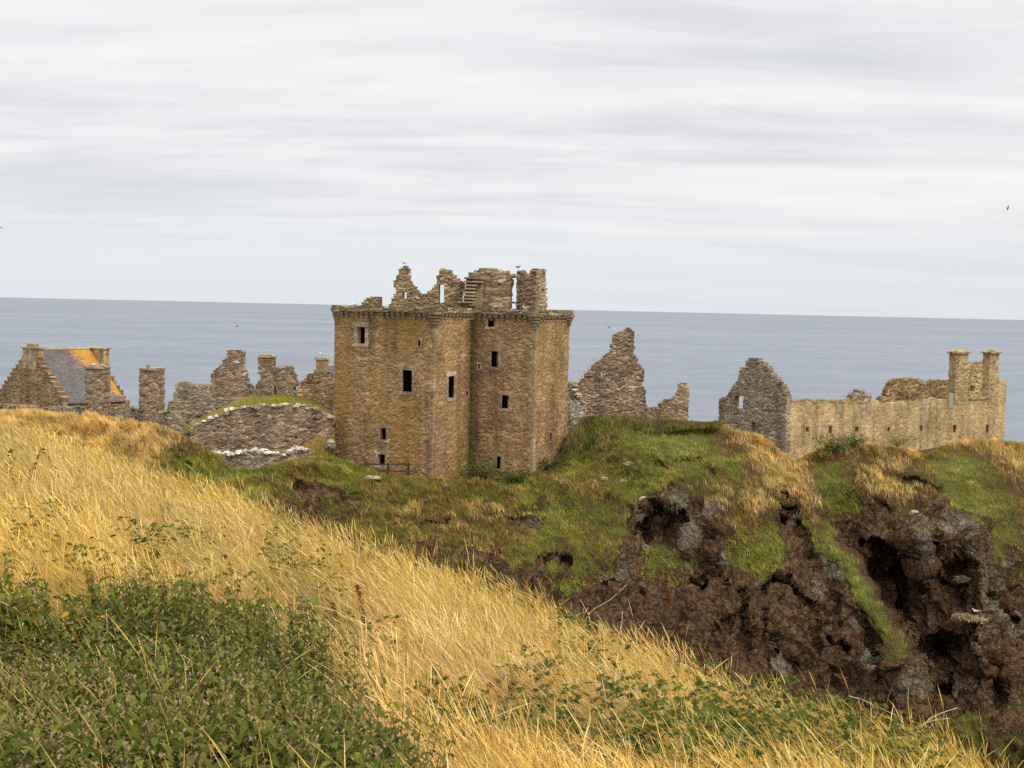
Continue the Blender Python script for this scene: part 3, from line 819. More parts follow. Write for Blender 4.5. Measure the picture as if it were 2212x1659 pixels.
# ------------------------------------------------------------------ grass blades as ribbons
def ribbons(base, h, lean, width, prof, wang, col, up=None):
    """base (N,3), h (N), lean (N,3) tip shift, width (N), prof [(t, rel width)], wang (N) ribbon angle, col (N,3)"""
    n = len(base)
    k = len(prof)
    t = np.array([p[0] for p in prof])
    wv = np.array([p[1] for p in prof])
    upv = np.zeros((n, 3))
    upv[:, 2] = 1
    if up is not None:
        upv = up
    C = base[:, None, :] + upv[:, None, :] * (h[:, None] * (t - .22 * t ** 3 * (np.linalg.norm(lean, axis=1) / (h + 1e-6))[:, None]))[..., None] + lean[:, None, :] * (t ** 1.8)[None, :, None]
    W = np.stack([np.cos(wang), np.sin(wang), np.zeros(n)], -1)
    hw = .5 * width[:, None] * wv[None]
    Lf = C - W[:, None, :] * hw[..., None]
    Rt = C + W[:, None, :] * hw[..., None]
    V = np.stack([Lf, Rt], 2).reshape(n * k * 2, 3)
    o = (np.arange(n) * k * 2)[:, None, None]
    i = (np.arange(k - 1) * 2)[None, :, None]
    Q = (o + i + np.array([0, 1, 3, 2])[None, None]).reshape(-1, 4)
    colv = np.repeat(col, k * 2, axis=0)
    return V, Q, colv


def join(parts):
    Vs, Qs, Cs, o = [], [], [], 0
    for V, Q, c in parts:
        Vs.append(V)
        Qs.append(Q + o)
        Cs.append(c)
        o += len(V)
    return np.concatenate(Vs), np.concatenate(Qs), np.concatenate(Cs)


GOLD = np.array([(.52, .36, .11), (.62, .45, .17), (.43, .28, .08), (.68, .52, .24), (.54, .40, .13)])
GREEN = np.array([(.245, .25, .038), (.19, .215, .034), (.325, .295, .055), (.37, .32, .08), (.265, .265, .045)])
LUSH = np.array([(.33, .34, .055), (.27, .30, .05), (.42, .39, .085), (.46, .41, .12)])
OLIVE = np.array([(.22, .17, .04), (.27, .195, .06), (.19, .165, .035), (.32, .22, .08), (.19, .135, .045)])
pick = lambda pal, n: pal[rng.integers(0, len(pal), n)] * rng.uniform(.88, 1.12, (n, 1))


def cliff_grass():
    T = TER
    NR, NU = T['U'].shape
    n = 270000
    r = rng.integers(0, NR - 1, n)
    r[: n // 9] = rng.integers(0, 6, n // 9)
    c = rng.integers(0, NU - 1, n)
    a, b = rng.random(n), rng.random(n)
    g = lambda A: (A[r, c].T * (1 - a) * (1 - b) + A[r + 1, c].T * a * (1 - b) + A[r, c + 1].T * (1 - a) * b + A[r + 1, c + 1].T * a * b).T
    P = g(T['P'])
    mid, lo_ = g(T['mid']), g(T['lo'])
    rk, gd, U, V = g(T['rock']), g(T['gold']), g(T['U']), g(T['V'])
    gap = np.linalg.norm(T['P'][r, c] - T['P'][r + 1, c + 1], axis=1)
    keep = (rk < rng.normal(-.02, .10, n)) & (gap < 2.5)
    P, gd, U, V, mid, lo_ = P[keep], gd[keep], U[keep], V[keep], mid[keep], lo_[keep]
    m = len(P)
    gd = gd + rng.normal(0, .12, m)
    col = pick(OLIVE, m)
    lush = gd < -.62
    isg = gd < -.22
    isd = gd > .18
    col[isg] = pick(GREEN, isg.sum()) * .88
    col[lush] = pick(LUSH, lush.sum()) * .9
    col[isd] = pick(GOLD, isd.sum())
    # tussocks: neighbouring blades share their tone and height
    tn = np.array([(noise.noise(Vector(p * .9)), noise.noise(Vector(p * .33 + np.array([7.0, 3, 1]))), noise.noise(Vector(p * 2.2 + np.array([1.0, 9, 4])))) for p in P])
    tone = 1.12 + .55 * tn[:, 0] + .45 * tn[:, 1] + .35 * tn[:, 2]
    col = col * np.clip(tone, .4, 1.9)[:, None]
    col[:, 0] *= 1 + np.where(isd, .06, .3) * tn[:, 1]
    h = (1 + .6 * tn[:, 0] + .4 * tn[:, 2]) * np.where(isd, rng.uniform(.38, .75, m), np.where(isg, rng.uniform(.22, .5, m), rng.uniform(.28, .6, m)))
    lean = np.stack([rng.normal(-.22, .22, m), rng.normal(-.25, .25, m), -rng.uniform(0, .25, m)], -1) * h[:, None]
    w = rng.uniform(.025, .06, m)
    # loose tufts of longer grass, thickest along lips and ribs
    k = 2600
    ti = rng.integers(0, m, k)
    rep = np.repeat(ti, 13)
    mm = len(rep)
    Pt = P[rep] + rng.normal(0, .09, (mm, 3)) * np.array([1, 1, .2])
    tb = rng.random(k) < .62
    ct = np.where(np.repeat(tb, 13)[:, None], pick(GOLD, mm) * .8, col[rep] * 1.15)
    ht = np.repeat(rng.uniform(.45, .95, k), 13) * rng.uniform(.7, 1.1, mm)
    lt = np.stack([rng.normal(-.25, .3, mm), rng.normal(-.35, .3, mm), -rng.uniform(.1, .5, mm)], -1) * ht[:, None]
    P, h, lean, col = np.concatenate([P, Pt]), np.concatenate([h, ht]), np.concatenate([lean, lt]), np.concatenate([col, ct])
    w = np.concatenate([w, rng.uniform(.02, .045, mm)])
    m = len(P)
    V_, Q, C_ = ribbons(P - np.array([0, 0, .05]), h, lean, w, [(0, 1), (.45, .9), (.8, .6), (1, .1)], rng.uniform(-1, 1, m), col)
    me = mesh_np('cliff_grass', V_, Q, C_)
    tag(link('cliff_grass', me, MAT['grass']), 'green and golden grass covering the castle cliff top and slopes', 'grass', kind='stuff')


cliff_grass()


# ------------------------------------------------------------------ masonry
class Path:
    """plan polyline, left to right as seen from the camera, outward side towards the camera"""
    def __init__(s, pts, closed=False):
        s.P = np.array(pts, float)
        sg = s.P[1:] - s.P[:-1]
        s.L = np.hypot(sg[:, 0], sg[:, 1])
        s.d = sg / s.L[:, None]
        s.n = np.c_[s.d[:, 1], -s.d[:, 0]]
        s.cum = np.r_[0, np.cumsum(s.L)]
        k = len(s.P)
        s.m = np.zeros((k, 2))
        for i in range(k):
            a = s.n[i - 1] if i > 0 else (s.n[-1] if closed else s.n[0])
            b = s.n[i] if i < k - 1 else (s.n[0] if closed else s.n[-1])
            q = a + b
            q /= np.linalg.norm(q)
            s.m[i] = q / max(.4, q @ a)

    def pos(s, t, off=0.0):
        i = int(np.clip(np.searchsorted(s.cum, t, 'right') - 1, 0, len(s.d) - 1))
        f = (t - s.cum[i]) / s.L[i]
        fm = min(1, max(0, f))
        return s.P[i] + s.d[i] * (t - s.cum[i]) + (s.m[i] * (1 - fm) + s.m[i + 1] * fm) * off

    def seg(s, t):
        return int(np.clip(np.searchsorted(s.cum, t, 'right') - 1, 0, len(s.d) - 1))

    def proj(s, u, v, only=None):
        d = rays(u, v)
        best = None
        for i in range(len(s.d)):
            if only is not None and i != only:
                continue
            den = d[:2] @ s.n[i]
            if abs(den) < 1e-6:
                continue
            t = ((s.P[i] - CPOS[:2]) @ s.n[i]) / den
            if t <= 0:
                continue
            q = CPOS + d * t
            a = (q[:2] - s.P[i]) @ s.d[i]
            lo = -1e9 if (i == 0 or only is not None) else -.01
            hi = 1e9 if (i == len(s.d) - 1 or only is not None) else s.L[i] + .01
            if lo <= a <= hi and (best is None or t < best[0]):
                best = (t, s.cum[i] + a, q[2])
        return (best[1], best[2]) if best else None

    def rect(s, u0, v0, u1, v1, only=None):
        cu, cv = (u0 + u1) / 2, (v0 + v1) / 2
        a = s.proj(u0, cv, only)[0]
        b = s.proj(u1, cv, only)[0]
        return (min(a, b), s.proj(cu, v1, only)[1], max(a, b), s.proj(cu, v0, only)[1])


def inside(poly, x, y):
    r = np.zeros(x.shape, bool)
    n = len(poly)
    for i in range(n):
        x0, y0 = poly[i]
        x1, y1 = poly[(i + 1) % n]
        if y0 == y1:
            continue
        c = ((y0 > y) != (y1 > y)) & (x < (x1 - x0) * (y - y0) / (y1 - y0) + x0)
        r ^= c
    return r


def lines(lo, hi, locks, cell):
    br = sorted(set([round(q, 4) for q in [lo, hi] + [l for l in locks if lo < l < hi]]))
    out, lk = [br[0]], [True]
    for a, b in zip(br[:-1], br[1:]):
        k = max(1, int(math.ceil((b - a) / cell)))
        for j in range(1, k + 1):
            out.append(a + (b - a) * j / k)
            lk.append(j == k)
    return np.array(out), np.array(lk)


def masonry(path, poly, holes=(), th=.9, cell=.26, cz=.2, jit=.22, rough=.03, locks=(), wob=.35, bulge=0.0, attr=None, seed=1, edge=0.0):
    """a wall of the outline poly (s, z) on the path, with real thickness, broken edges and see-through openings; returns (verts, faces, attributes)"""
    rg = np.random.default_rng(seed)
    poly = np.array(poly, float)
    s0, z0 = poly.min(0)
    s1, z1 = poly.max(0)
    S, Sl = lines(s0, s1, list(locks) + [h[0] for h in holes] + [h[2] for h in holes], cell)
    Z, Zl = lines(z0, z1, [h[1] for h in holes] + [h[3] for h in holes], cz)
    ns, nz = len(S), len(Z)
    cs, cz_ = np.meshgrid((S[1:] + S[:-1]) / 2, (Z[1:] + Z[:-1]) / 2, indexing='ij')
    mask = inside(poly, cs + rg.uniform(-wob, wob, cs.shape) * cell, cz_ + rg.uniform(-wob, wob, cs.shape) * cell)
    for h in holes:
        mask &= ~((cs > h[0]) & (cs < h[2]) & (cz_ > h[1]) & (cz_ < h[3]))
    js = rg.uniform(-jit, jit, (ns, nz)) * cell * ~Sl[:, None]
    js += (rg.uniform(-.16, .16, nz) * cell)[None] * ~Sl[:, None]
    jz = rg.uniform(-jit, jit, (ns, nz)) * cz * ~Zl[None, :]
    jd = rg.normal(0, rough, (ns, nz))
    js[0] += rg.uniform(-edge, edge, nz)
    js[-1] += rg.uniform(-edge, edge, nz)
    vid = {}
    vs, at_ = [], []
    W = max(1e-6, s1 - s0)

    def vert(i, j, b):
        k = (i, j, b)
        if k not in vid:
            s_ = S[i] + js[i, j]
            x = 2 * (s_ - s0) / W - 1
            o = bulge * (1 - min(1, x * x)) + (jd[i, j] if b == 0 else -th + jd[i, j] * .5)
            p = path.pos(s_, o)
            vid[k] = len(vs)
            vs.append((p[0], p[1], Z[j] + jz[i, j]))
            if attr:
                at_.append(attr(S[i], Z[j]) if b == 0 else (0, 0, 0))
        return vid[k]
    fs = []
    for i in range(ns - 1):
        for j in range(nz - 1):
            if not mask[i, j]:
                continue
            f = [vert(i, j, 0), vert(i + 1, j, 0), vert(i + 1, j + 1, 0), vert(i, j + 1, 0)]
            b = [vert(i, j, 1), vert(i + 1, j, 1), vert(i + 1, j + 1, 1), vert(i, j + 1, 1)]
            fs.append(tuple(f))
            fs.append(tuple(b[::-1]))
            if j == 0 or not mask[i, j - 1]: fs.append((f[1], f[0], b[0], b[1]))
            if j == nz - 2 or not mask[i, j + 1]: fs.append((f[3], f[2], b[2], b[3]))
            if i == 0 or not mask[i - 1, j]: fs.append((f[0], f[3], b[3], b[0]))
            if i == ns - 2 or not mask[i + 1, j]: fs.append((f[2], f[1], b[1], b[2]))
    return vs, fs, at_


def wall_obj(name, mat, geo, parent=None, org=(0, 0, 0)):
    vs, fs, at_ = geo
    me = bpy.data.meshes.new(name)
    me.from_pydata([(x - org[0], y - org[1], z - org[2]) for x, y, z in vs], [], fs)
    if at_:
        for k, nm in enumerate(('ochre', 'algae', 'pale')):
            a = me.attributes.new(nm, 'FLOAT', 'POINT')
            a.data.foreach_set('value', np.array([q[k] for q in at_], np.float32))
    o = link(name, me, mat, parent)
    if parent is None:
        o.location = org
    return o


def contour(path, pts, zb, only=None):
    """outline from a top contour given in the frame, closed down to height zb"""
    q = [path.proj(u, v, only) for u, v in pts]
    q = [p for p in q if p]
    return [(q[0][0], zb)] + q + [(q[-1][0], zb)]


def pblock(mb, path, s0, s1, z0, z1, o0, o1, jit=0.0):
    p = []
    for z in (z0, z1):
        for s_, o in ((s0, o1), (s1, o1), (s1, o0), (s0, o0)):
            q = path.pos(s_, o)
            p.append((q[0] + random.uniform(-jit, jit), q[1] + random.uniform(-jit, jit), z + random.uniform(-jit, jit)))
    mb.hexa(p)


def surround(path, r, parent, org, w=.3, proud=.035, deep=.3, name='window', sill=True):
    s0, z0, s1, z1 = r
    mb = MB()
    g = .003
    pblock(mb, path, s0 - w * 1.2, s1 + w * 1.2, z1 + g, z1 + w * 1.1, -deep, proud, .008)
    if sill:
        pblock(mb, path, s0 - w, s1 + w, z0 - w * .75, z0 - g, -deep, proud + .01, .008)
    z = z0
    i = 0
    while z < z1 - .05:
        z2 = min(z1, z + random.uniform(.35, .6))
        if z1 - z2 < .15: z2 = z1
        e = w * (1.25 if i % 2 else .7)
        pblock(mb, path, s0 - e, s0 - g, z, z2 - .012, -deep, proud + random.uniform(-.01, .012), .006)
        e = w * (.7 if i % 2 else 1.25)
        pblock(mb, path, s1 + g, s1 + e, z, z2 - .012, -deep, proud + random.uniform(-.01, .012), .006)
        z = z2
        i += 1
    return mb.build(name, MAT['ashlar'], parent, org)


def quoins(path, s, z0, z1, parent, org, mat='quoin'):
    mb = MB()
    z, i = z0, 0
    while z < z1 - .1:
        h = random.uniform(.28, .46)
        a, b = (.62, .34) if i % 2 else (.34, .62)
        z2 = min(z + h, z1)
        o = .03 + random.uniform(-.012, .015)
        pl, pr, pc = path.pos(s - a, o), path.pos(s + b, o), path.pos(s, o)
        il, ir, ic = path.pos(s - a, -.25), path.pos(s + b, -.25), path.pos(s, -.25)
        vs = []
        for zz in (z, z2 - .015):
            vs += [(*q, zz) for q in (pl, pc, pr, ir, ic, il)]
        mb.add(vs, [(0, 1, 7, 6), (1, 2, 8, 7), (2, 3, 9, 8), (3, 4, 10, 9), (4, 5, 11, 10), (5, 0, 6, 11), (6, 7, 10, 11), (7, 8, 9, 10), (5, 4, 1, 0), (4, 3, 2, 1)])
        z = z2
        i += 1
    return mb.build('quoin_stones', MAT[mat], parent, org)


def turf(name, pts, parent, org, n=400, hh=(.15, .4), spread=.35, gold=.5, kind_label=None):
    """short grass growing along a list of 3-D points"""
    pts = np.array(pts, float)
    k = rng.integers(0, len(pts) - 1, n)
    f = rng.random((n, 1))
    b = pts[k] * (1 - f) + pts[k + 1] * f + np.stack([rng.normal(0, spread, n), rng.normal(0, spread, n), rng.normal(0, .04, n)], -1) - np.array(org)
    col = np.where(rng.random((n, 1)) < gold, pick(GOLD, n) * .75, pick(np.concatenate([GREEN, OLIVE]), n))
    h = rng.uniform(hh[0], hh[1], n)
    lean = np.stack([rng.normal(-.15, .3, n), rng.normal(-.1, .3, n), np.zeros(n)], -1) * h[:, None]
    V, Q, C = ribbons(b, h, lean, rng.uniform(.03, .08, n), [(0, 1), (.5, .9), (1, .15)], rng.uniform(-1, 1, n), col)
    o = link(name, mesh_np(name, V, Q, C), MAT['grass'], parent)
    o['kind'] = 'stuff'
    if parent is None:
        o.location = org
    return o


def coping(name, pts, parent, org, mat='whitewall', r=(.22, .38), step=.42, double=True):
    mb = MB()
    pts = [Vector(p) for p in pts]
    for a, b in zip(pts[:-1], pts[1:]):
        L = (b - a).length
        k = max(1, int(L / step))
        for i in range(k):
            c = a.lerp(b, (i + random.random() * .6) / k)
            for q in range(2 if double else 1):
                rr = random.uniform(*r)
                mb.rock((c.x + random.uniform(-.1, .1), c.y + random.uniform(-.25, .15) + q * .35, c.z + random.uniform(-.12, .12) - q * .05), rr, (random.uniform(.8, 1.5), 1.0, random.uniform(.5, .9)), 7, 4, .24)
    return mb.build(name, MAT[mat], parent, org)


ANG = math.radians(30)
UD = np.array([math.cos(ANG), -math.sin(ANG)])
VD = np.array([math.sin(ANG), math.cos(ANG)])


# ------------------------------------------------------------------ the keep
def build_tower():
    zm, ztop, zb = 54.0, 61.85, 43.5
    PA = at(936, 850, 118)[:2]
    TL = PA + UD * along(PA, UD, 721.5, zm)
    IN = PA + VD * along(PA, VD, 1016, zm)
    PB = IN + UD * along(IN, UD, 1154, zm)
    PC = PB + VD * along(PB, VD, 1227, zm)
    wv = (PC - PA) @ VD
    BL = TL + VD * wv
    org = (*((PA + PC) / 2), 45.5)
    t = empty('tower_house', org, 'tall square roofless stone tower house with small dark windows and broken gables on top', 'castle tower')
    path = Path([TL, PA, IN, PB, PC, BL, TL], closed=True)
    c = path.cum
    H = []
    A_, R_, B_, C_ = 0, 1, 2, 3
    spec = [(c2, (305, 588, 375, 727), A_), (c2, (815, 700, 832, 745), A_), (c3, (685, 62, 762, 243), A_), (c3, (500, 543, 548, 640), A_), (c3, (482, 760, 540, 855), A_),
            (c3, (1066, 113, 1110, 293), R_), (c3, (1214, 240, 1228, 276), R_), (c2, (1393, 517, 1448, 587), B_), (c2, (1420, 790, 1478, 922), B_), (c3, (1508, 270, 1567, 380), B_), (c2, (1310, 897, 1327, 937), B_),
            (c3, (1468, 778, 1502, 882), B_), (c3, (1903, 583, 1922, 650), C_)]
    for f, (x0, y0, x1, y1), only in spec:
        H.append(path.rect(*f(x0, y0), *f(x1, y1), only=only))

    def attr(s_, z):
        och = alg = pale = 0.0
        if s_ < c[1]:
            x = s_ / c[1]
            och = .55 + .35 * math.sin(x * 9 + 1) + .3 * math.sin(z * .5 + x * 3)
            # dark seepage under the corbels
            for q in (.37, .62, .2):
                alg = max(alg, .55 * math.exp(-((x - q) / .03) ** 2) * max(0, min(1, (z - 52) / 6)))
            if z < 49: och -= .45
        elif s_ < c[2]:
            pale = .35
            och = -.1
        elif s_ < c[3]:
            x = (s_ - c[2]) / (c[3] - c[2])
            och = -.8 + 2.0 * max(0, x - .62) / .38 * .9
        elif s_ < c[4]:
            och = .35 - .6 * max(0, min(1, (56 - z) / 6))
            pale = .25
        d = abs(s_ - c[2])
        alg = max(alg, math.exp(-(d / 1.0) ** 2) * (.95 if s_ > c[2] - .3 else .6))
        for q in (1, 3):
            d = abs(s_ - c[q])
            pale = max(pale, .8 * math.exp(-(d / .5) ** 2) * (1 if q == 3 else .9))
        if z > 60.6: alg = max(alg, .3)
        return (och, alg, pale)
    geo = masonry(path, [(0, zb), (c[-1], zb), (c[-1], ztop - .5), (0, ztop - .5)], H, th=.4, cell=.3, cz=.22, rough=.022, locks=c, wob=0, attr=attr, seed=3)
    wall_obj('wall', MAT['tower'], geo, t, org)
    for i, h in enumerate(H):
        if i in (6, 10, 12):
            surround(path, h, t, org, w=.18, proud=.03, name='slit_window')
        elif i == 11:
            surround(path, h, t, org, w=.28, proud=.02, name='doorway', sill=False)
        elif i == 1:
            surround(path, h, t, org, w=.2, name='slit_window')
        else:
            surround(path, h, t, org, w=.42 if i in (0, 2, 5, 8) else .36, proud=.05)
    for k in (1, 3):
        quoins(path, c[k], zb + 1, 60.2, t, org)
    mb = MB()
    inner = [path.pos(c[k] + (1e-4 if k == 0 else 0), -.3) for k in range(6)]
    mb.add([(*p, 60.7) for p in inner] + [(*p, 60.9) for p in inner], [tuple(range(5, -1, -1)), tuple(range(6, 12))] + [(k, (k + 1) % 6, 6 + (k + 1) % 6, 6 + k) for k in range(6)])
    mb.build('light_blocking_floor', MAT['slab'], t, org)  # unseen slab across the tower top, added to keep the rooms behind the windows dark
    # parapet course on corbels
    po = Path([path.pos(c[0] + 1e-4, .0) - UD * .26 + path.n[0] * .26, path.pos(c[1], .26), path.pos(c[2], .26), path.pos(c[3], .26), path.pos(c[4], .26)])
    top = []
    s_ = 0
    while s_ < po.cum[-1]:
        top.append((s_, ztop + random.choice((-.22, -.1, 0, 0, .03, .05))))
        s_ += random.uniform(.5, 1.4)
    top.append((po.cum[-1], ztop))
    geo = masonry(po, [(0, 61.38)] + top + [(po.cum[-1], 61.38)], th=1.1, cell=.45, cz=.19, rough=.05, locks=po.cum, wob=.1, seed=5, attr=lambda s, z: (.15, .35 if int(s * 1.7) % 3 == 0 else .1, .2))
    wall_obj('parapet', MAT['mossy'], geo, t, org)
    cm = None
    for i in range(4):
        n = int(path.L[i] / .62)
        a = math.atan2(path.d[i][1], path.d[i][0])
        for k in range(n):
            s_ = c[i] + (k + .6) * path.L[i] / (n + .2)
            if i == 2 and k == 0 or i == 0 and (k in (3, 8, 14)):
                continue
            if cm is None:
                mb = MB()
                mb.hexa([(-.13, -.12, -.5), (.13, -.12, -.5), (.13, .3, -.5), (-.13, .3, -.5), (-.13, -.17, -.27), (.13, -.17, -.27), (.13, .3, -.27), (-.13, .3, -.27)])
                mb.hexa([(-.14, -.27, -.265), (.14, -.27, -.265), (.14, .3, -.265), (-.14, .3, -.265), (-.15, -.35, .02), (.15, -.35, .02), (.15, .3, .02), (-.15, .3, .02)])
                o = mb.build('corbel', MAT['mossy'], t, (0, 0, 0))
                cm = o
            else:
                o = cm.copy()
                COL.objects.link(o)
                o.parent = t
            p = path.pos(s_, 0)
            o.location = (p[0] - org[0], p[1] - org[1], 61.28 - org[2] + random.uniform(-.04, .04))
            o.rotation_euler = (0, 0, a + random.uniform(-.05, .05))
    # rounded corner corbelling
    for k, big in ((0, .8), (1, 1.0), (3, .8), (4, .9)):
        mb = MB()
        p = path.pos(c[k] + (1e-4 if k == 0 else 0), -.25)
        z = 61.5
        for j in range(5):
            r = (.92 - .13 * j) * big
            h = .3
            n = 12
            vs = [(p[0] + r * (1 + random.uniform(-.04, .04)) * math.cos(2 * math.pi * q / n), p[1] + r * (1 + random.uniform(-.04, .04)) * math.sin(2 * math.pi * q / n), zz) for zz in (z - h, z - .02) for q in range(n)]
            mb.add(vs, [(q, (q + 1) % n, n + (q + 1) % n, n + q) for q in range(n)] + [tuple(range(n - 1, -1, -1)), tuple(range(n, 2 * n))])
            z -= h
        mb.build('corner_corbelling', MAT['mossy'], t, org)
    zf = 60.75

    def piece(name, pts, u, Y, th, holes=(), mat='mossy', bulge=0, d=np.array([math.cos(.12), -math.sin(.12)]), seed=1, cell=.24, cz=.15, attr=None):
        p0 = at(u, 640, Y)[:2]
        pa = Path([p0 - d * 12, p0 + d * 12])
        geo = masonry(pa, contour(pa, cc(c2, pts), zf), [pa.rect(*c2(*h[:2]), *c2(*h[2:])) for h in holes], th=th, cell=cell, cz=cz, rough=.04, bulge=bulge, seed=seed, attr=attr, wob=.25)
        return wall_obj(name, MAT[mat], geo, t, org)
    piece('crow_step_gable', [(570, 415), (590, 385), (612, 330), (626, 285), (615, 230), (622, 185), (645, 150), (655, 120), (680, 90), (700, 80), (722, 85), (728, 110), (727, 165), (740, 180), (740, 205), (760, 212), (762, 235), (785, 240), (800, 262), (812, 275), (815, 292), (833, 300), (835, 320), (860, 330), (862, 350), (880, 362), (885, 385), (910, 400), (930, 418)],
          880, 123.5, .9, [(686, 302, 717, 352)], seed=11, attr=lambda s, z: (.8 if z > 64.3 else .05, 0, .2))
    piece('chimney_stump', [(325, 412), (350, 395), (365, 375), (385, 345), (440, 340), (490, 338), (493, 360), (485, 412)], 800, 125.5, 1.3, seed=12, attr=lambda s, z: (.8, 0, .2))
    piece('broken_wall', [(850, 330), (880, 310), (910, 285), (935, 262), (940, 240), (965, 235), (968, 185), (965, 170), (985, 150), (985, 115), (1010, 102), (1050, 108), (1090, 120), (1100, 150), (1115, 170), (1118, 185), (1165, 185), (1170, 210), (1195, 225), (1195, 260), (1185, 300), (1180, 360), (1165, 400)],
          960, 127, .9, [(984, 238, 1028, 386)], seed=13, mat='mossy')
    piece('stair_turret', [(1230, 175), (1233, 146), (1290, 122), (1340, 106), (1420, 105), (1480, 128), (1570, 130), (1575, 150), (1614, 150), (1612, 180), (1596, 200), (1586, 240), (1590, 300), (1592, 420)],
          1065, 125.5, 1.2, seed=14, bulge=1.3, cell=.3, cz=.22, attr=lambda s, z: (0, 0, .45))
    # rounded rubble vault over the stair
    mb = MB()
    tp = at(*c2(1425, 104), 126.2)
    random.seed(8)
    mb.rock((tp[0], tp[1], tp[2] - 1.5), 1.5, (1.55, 1.0, 1.0), 16, 12, .035)
    mb.build('vault_top', MAT['mossy'], t, org)
    # broken turnpike treads
    st = MB().build('stair', MAT['slab'], t, org)
    p0 = at(1020, 640, 123.4)[:2]
    pa = Path([p0 - np.array([12, -1.4]), p0 + np.array([12, -1.4])])
    for x0, x1, y0, y1 in ((1200, 1352, 178, 203), (1202, 1345, 206, 232), (1205, 1305, 236, 261), (1205, 1293, 265, 291), (1190, 1292, 295, 318), (1182, 1285, 322, 345), (1176, 1280, 349, 372), (1150, 1275, 377, 398), (1240, 1290, 400, 425)):
        r = pa.rect(*c2(x0, y0), *c2(x1, y1))
        mb = MB()
        pblock(mb, pa, r[0], r[2], r[1] + (r[3] - r[1]) * .42, r[3], -1.6, random.uniform(.3, .5), .02)
        mb.build('stair_tread', MAT['ashlar'], st, org)
    mb = MB()
    for x0, x1, y0 in ((1206, 1340, 190), (1198, 1290, 275), (1188, 1280, 330), (1165, 1275, 385)):
        r = pa.rect(*c2(x0, y0), *c2(x1, 425))
        pblock(mb, pa, r[0], r[2], zf, r[3], -1.7 + x0 * .0001, -.1 - x0 * .0001, .03)
    o = mb.build('stair_core', MAT['mossy'], st, org)
    q0 = at(*c2(1630, 280), 124.5)[:2]
    q1 = q0 + UD * along(q0, UD, c2(1790, 280)[0], 64)
    q2 = q1 + VD * along(q1, VD, c2(1885, 280)[0], 64)
    pa = Path([q0, q1, q2])
    zt = lambda x, y: pa.proj(*c2(x, y))
    poly = [(0, zf)] + [q for q in (zt(1632, 118), zt(1670, 116), zt(1703, 130), zt(1704, 142), zt(1750, 150), zt(1758, 112), zt(1788, 112), zt(1840, 112), zt(1878, 110)) if q] + [(pa.cum[-1], zf)]
    geo = masonry(pa, poly, th=1.0, cell=.28, cz=.18, rough=.05, locks=pa.cum, wob=.2, seed=15, edge=.12, attr=lambda s, z: (.15, 0, .35))
    wall_obj('chimney_stack', MAT['mossy'], geo, t, org)
    return dict(path=path, t=t, org=org)


TOW = build_tower()


# ------------------------------------------------------------------ wooden rail fence in front of the keep
def build_fence():
    o = empty('rail_fence', at(840, 1020, 118.5), 'weathered brown two rail wooden fence at the foot of the tower', 'fence')
    org = o.location
    a0, a1 = at(806, 1003, 119.4), at(892, 1010, 118.0)
    d = (a1 - a0)[:2]
    d /= np.linalg.norm(d)
    ang = math.atan2(d[1], d[0])
    for (x, y0, y1) in ((385, 825, 905), (563, 833, 925), (733, 828, 935)):
        u, v1 = c3(x, y1)
        v0 = c3(x, y0)[1]
        Y = 119.4 - (u - 806) / 86 * 1.4
        b, tp = at(u, v1, Y), at(u, v0, Y)
        mb = MB()
        mb.box((b[0], b[1], b[2] - .6), .17, .15, tp[2] - b[2] + .6, ang, .006)
        mb.build('post', MAT['wood'], o, org)
    for y0, y1 in ((846, 856), (901, 909)):
        p, q = at(*c3(330, y0 - 6), 119.55), at(*c3(768, y0), 117.85)
        h = abs(at(*c3(500, y0), 119)[2] - at(*c3(500, y1), 119)[2])
        mb = MB()
        nx, ny = -d[1] * .05, d[0] * .05
        vs = []
        for dz in (-h / 2, h / 2):
            for e, sgn in ((p, -1), (q, -1), (q, 1), (p, 1)):
                vs.append((e[0] + nx * sgn + d[1] * .12, e[1] + ny * sgn - d[0] * .12, e[2] + dz))
        mb.hexa(vs)
        mb.build('rail', MAT['wood'], o, org)


build_fence()


# ------------------------------------------------------------------ ruined walls
def ruin(name, label, cat, pts, u, Y, deg=0, th=.9, mat='grey', holes=(), zb=44.2, cell=.28, cz=.2, group=None, seed=1, cope=None, grass=None, rough=.026, attr=None, bulge=0, parent=None, root=None, wob=.22):
    """pts: top contour in the frame; deg: turn of the wall plane (positive: right end nearer the camera)"""
    a = math.radians(deg)
    d = np.array([math.cos(a), -math.sin(a)])
    p0 = at(u, 850, Y)[:2]
    pa = Path([p0 - d * 40, p0 + d * 40])
    poly = contour(pa, pts, zb)
    org = (*p0, zb) if root is None else root
    geo = masonry(pa, poly, [pa.rect(*h) for h in holes], th=th, cell=cell, cz=cz, rough=rough, seed=seed, attr=attr, bulge=bulge, wob=wob, edge=.08)
    o = wall_obj(name, MAT[mat], geo, parent, org)
    if parent is None:
        tag(o, label, cat, group)
    par = o if parent is None else parent
    tp = [(*pa.pos(s, -.15), z) for s, z in poly[1:-1]]
    if cope:
        coping('coping_stones', [tp[i] for i in range(cope[0], cope[1])], par, org, *cope[2:])
    if grass:
        for g in grass:
            turf('wall_top_grass', [tuple(np.array(tp[i]) + np.array((0, .4, -.03))) for i in range(g[0], g[1])], par, org, n=g[2], gold=g[3], spread=.28, hh=(.12, .34))
    return o, pa, org


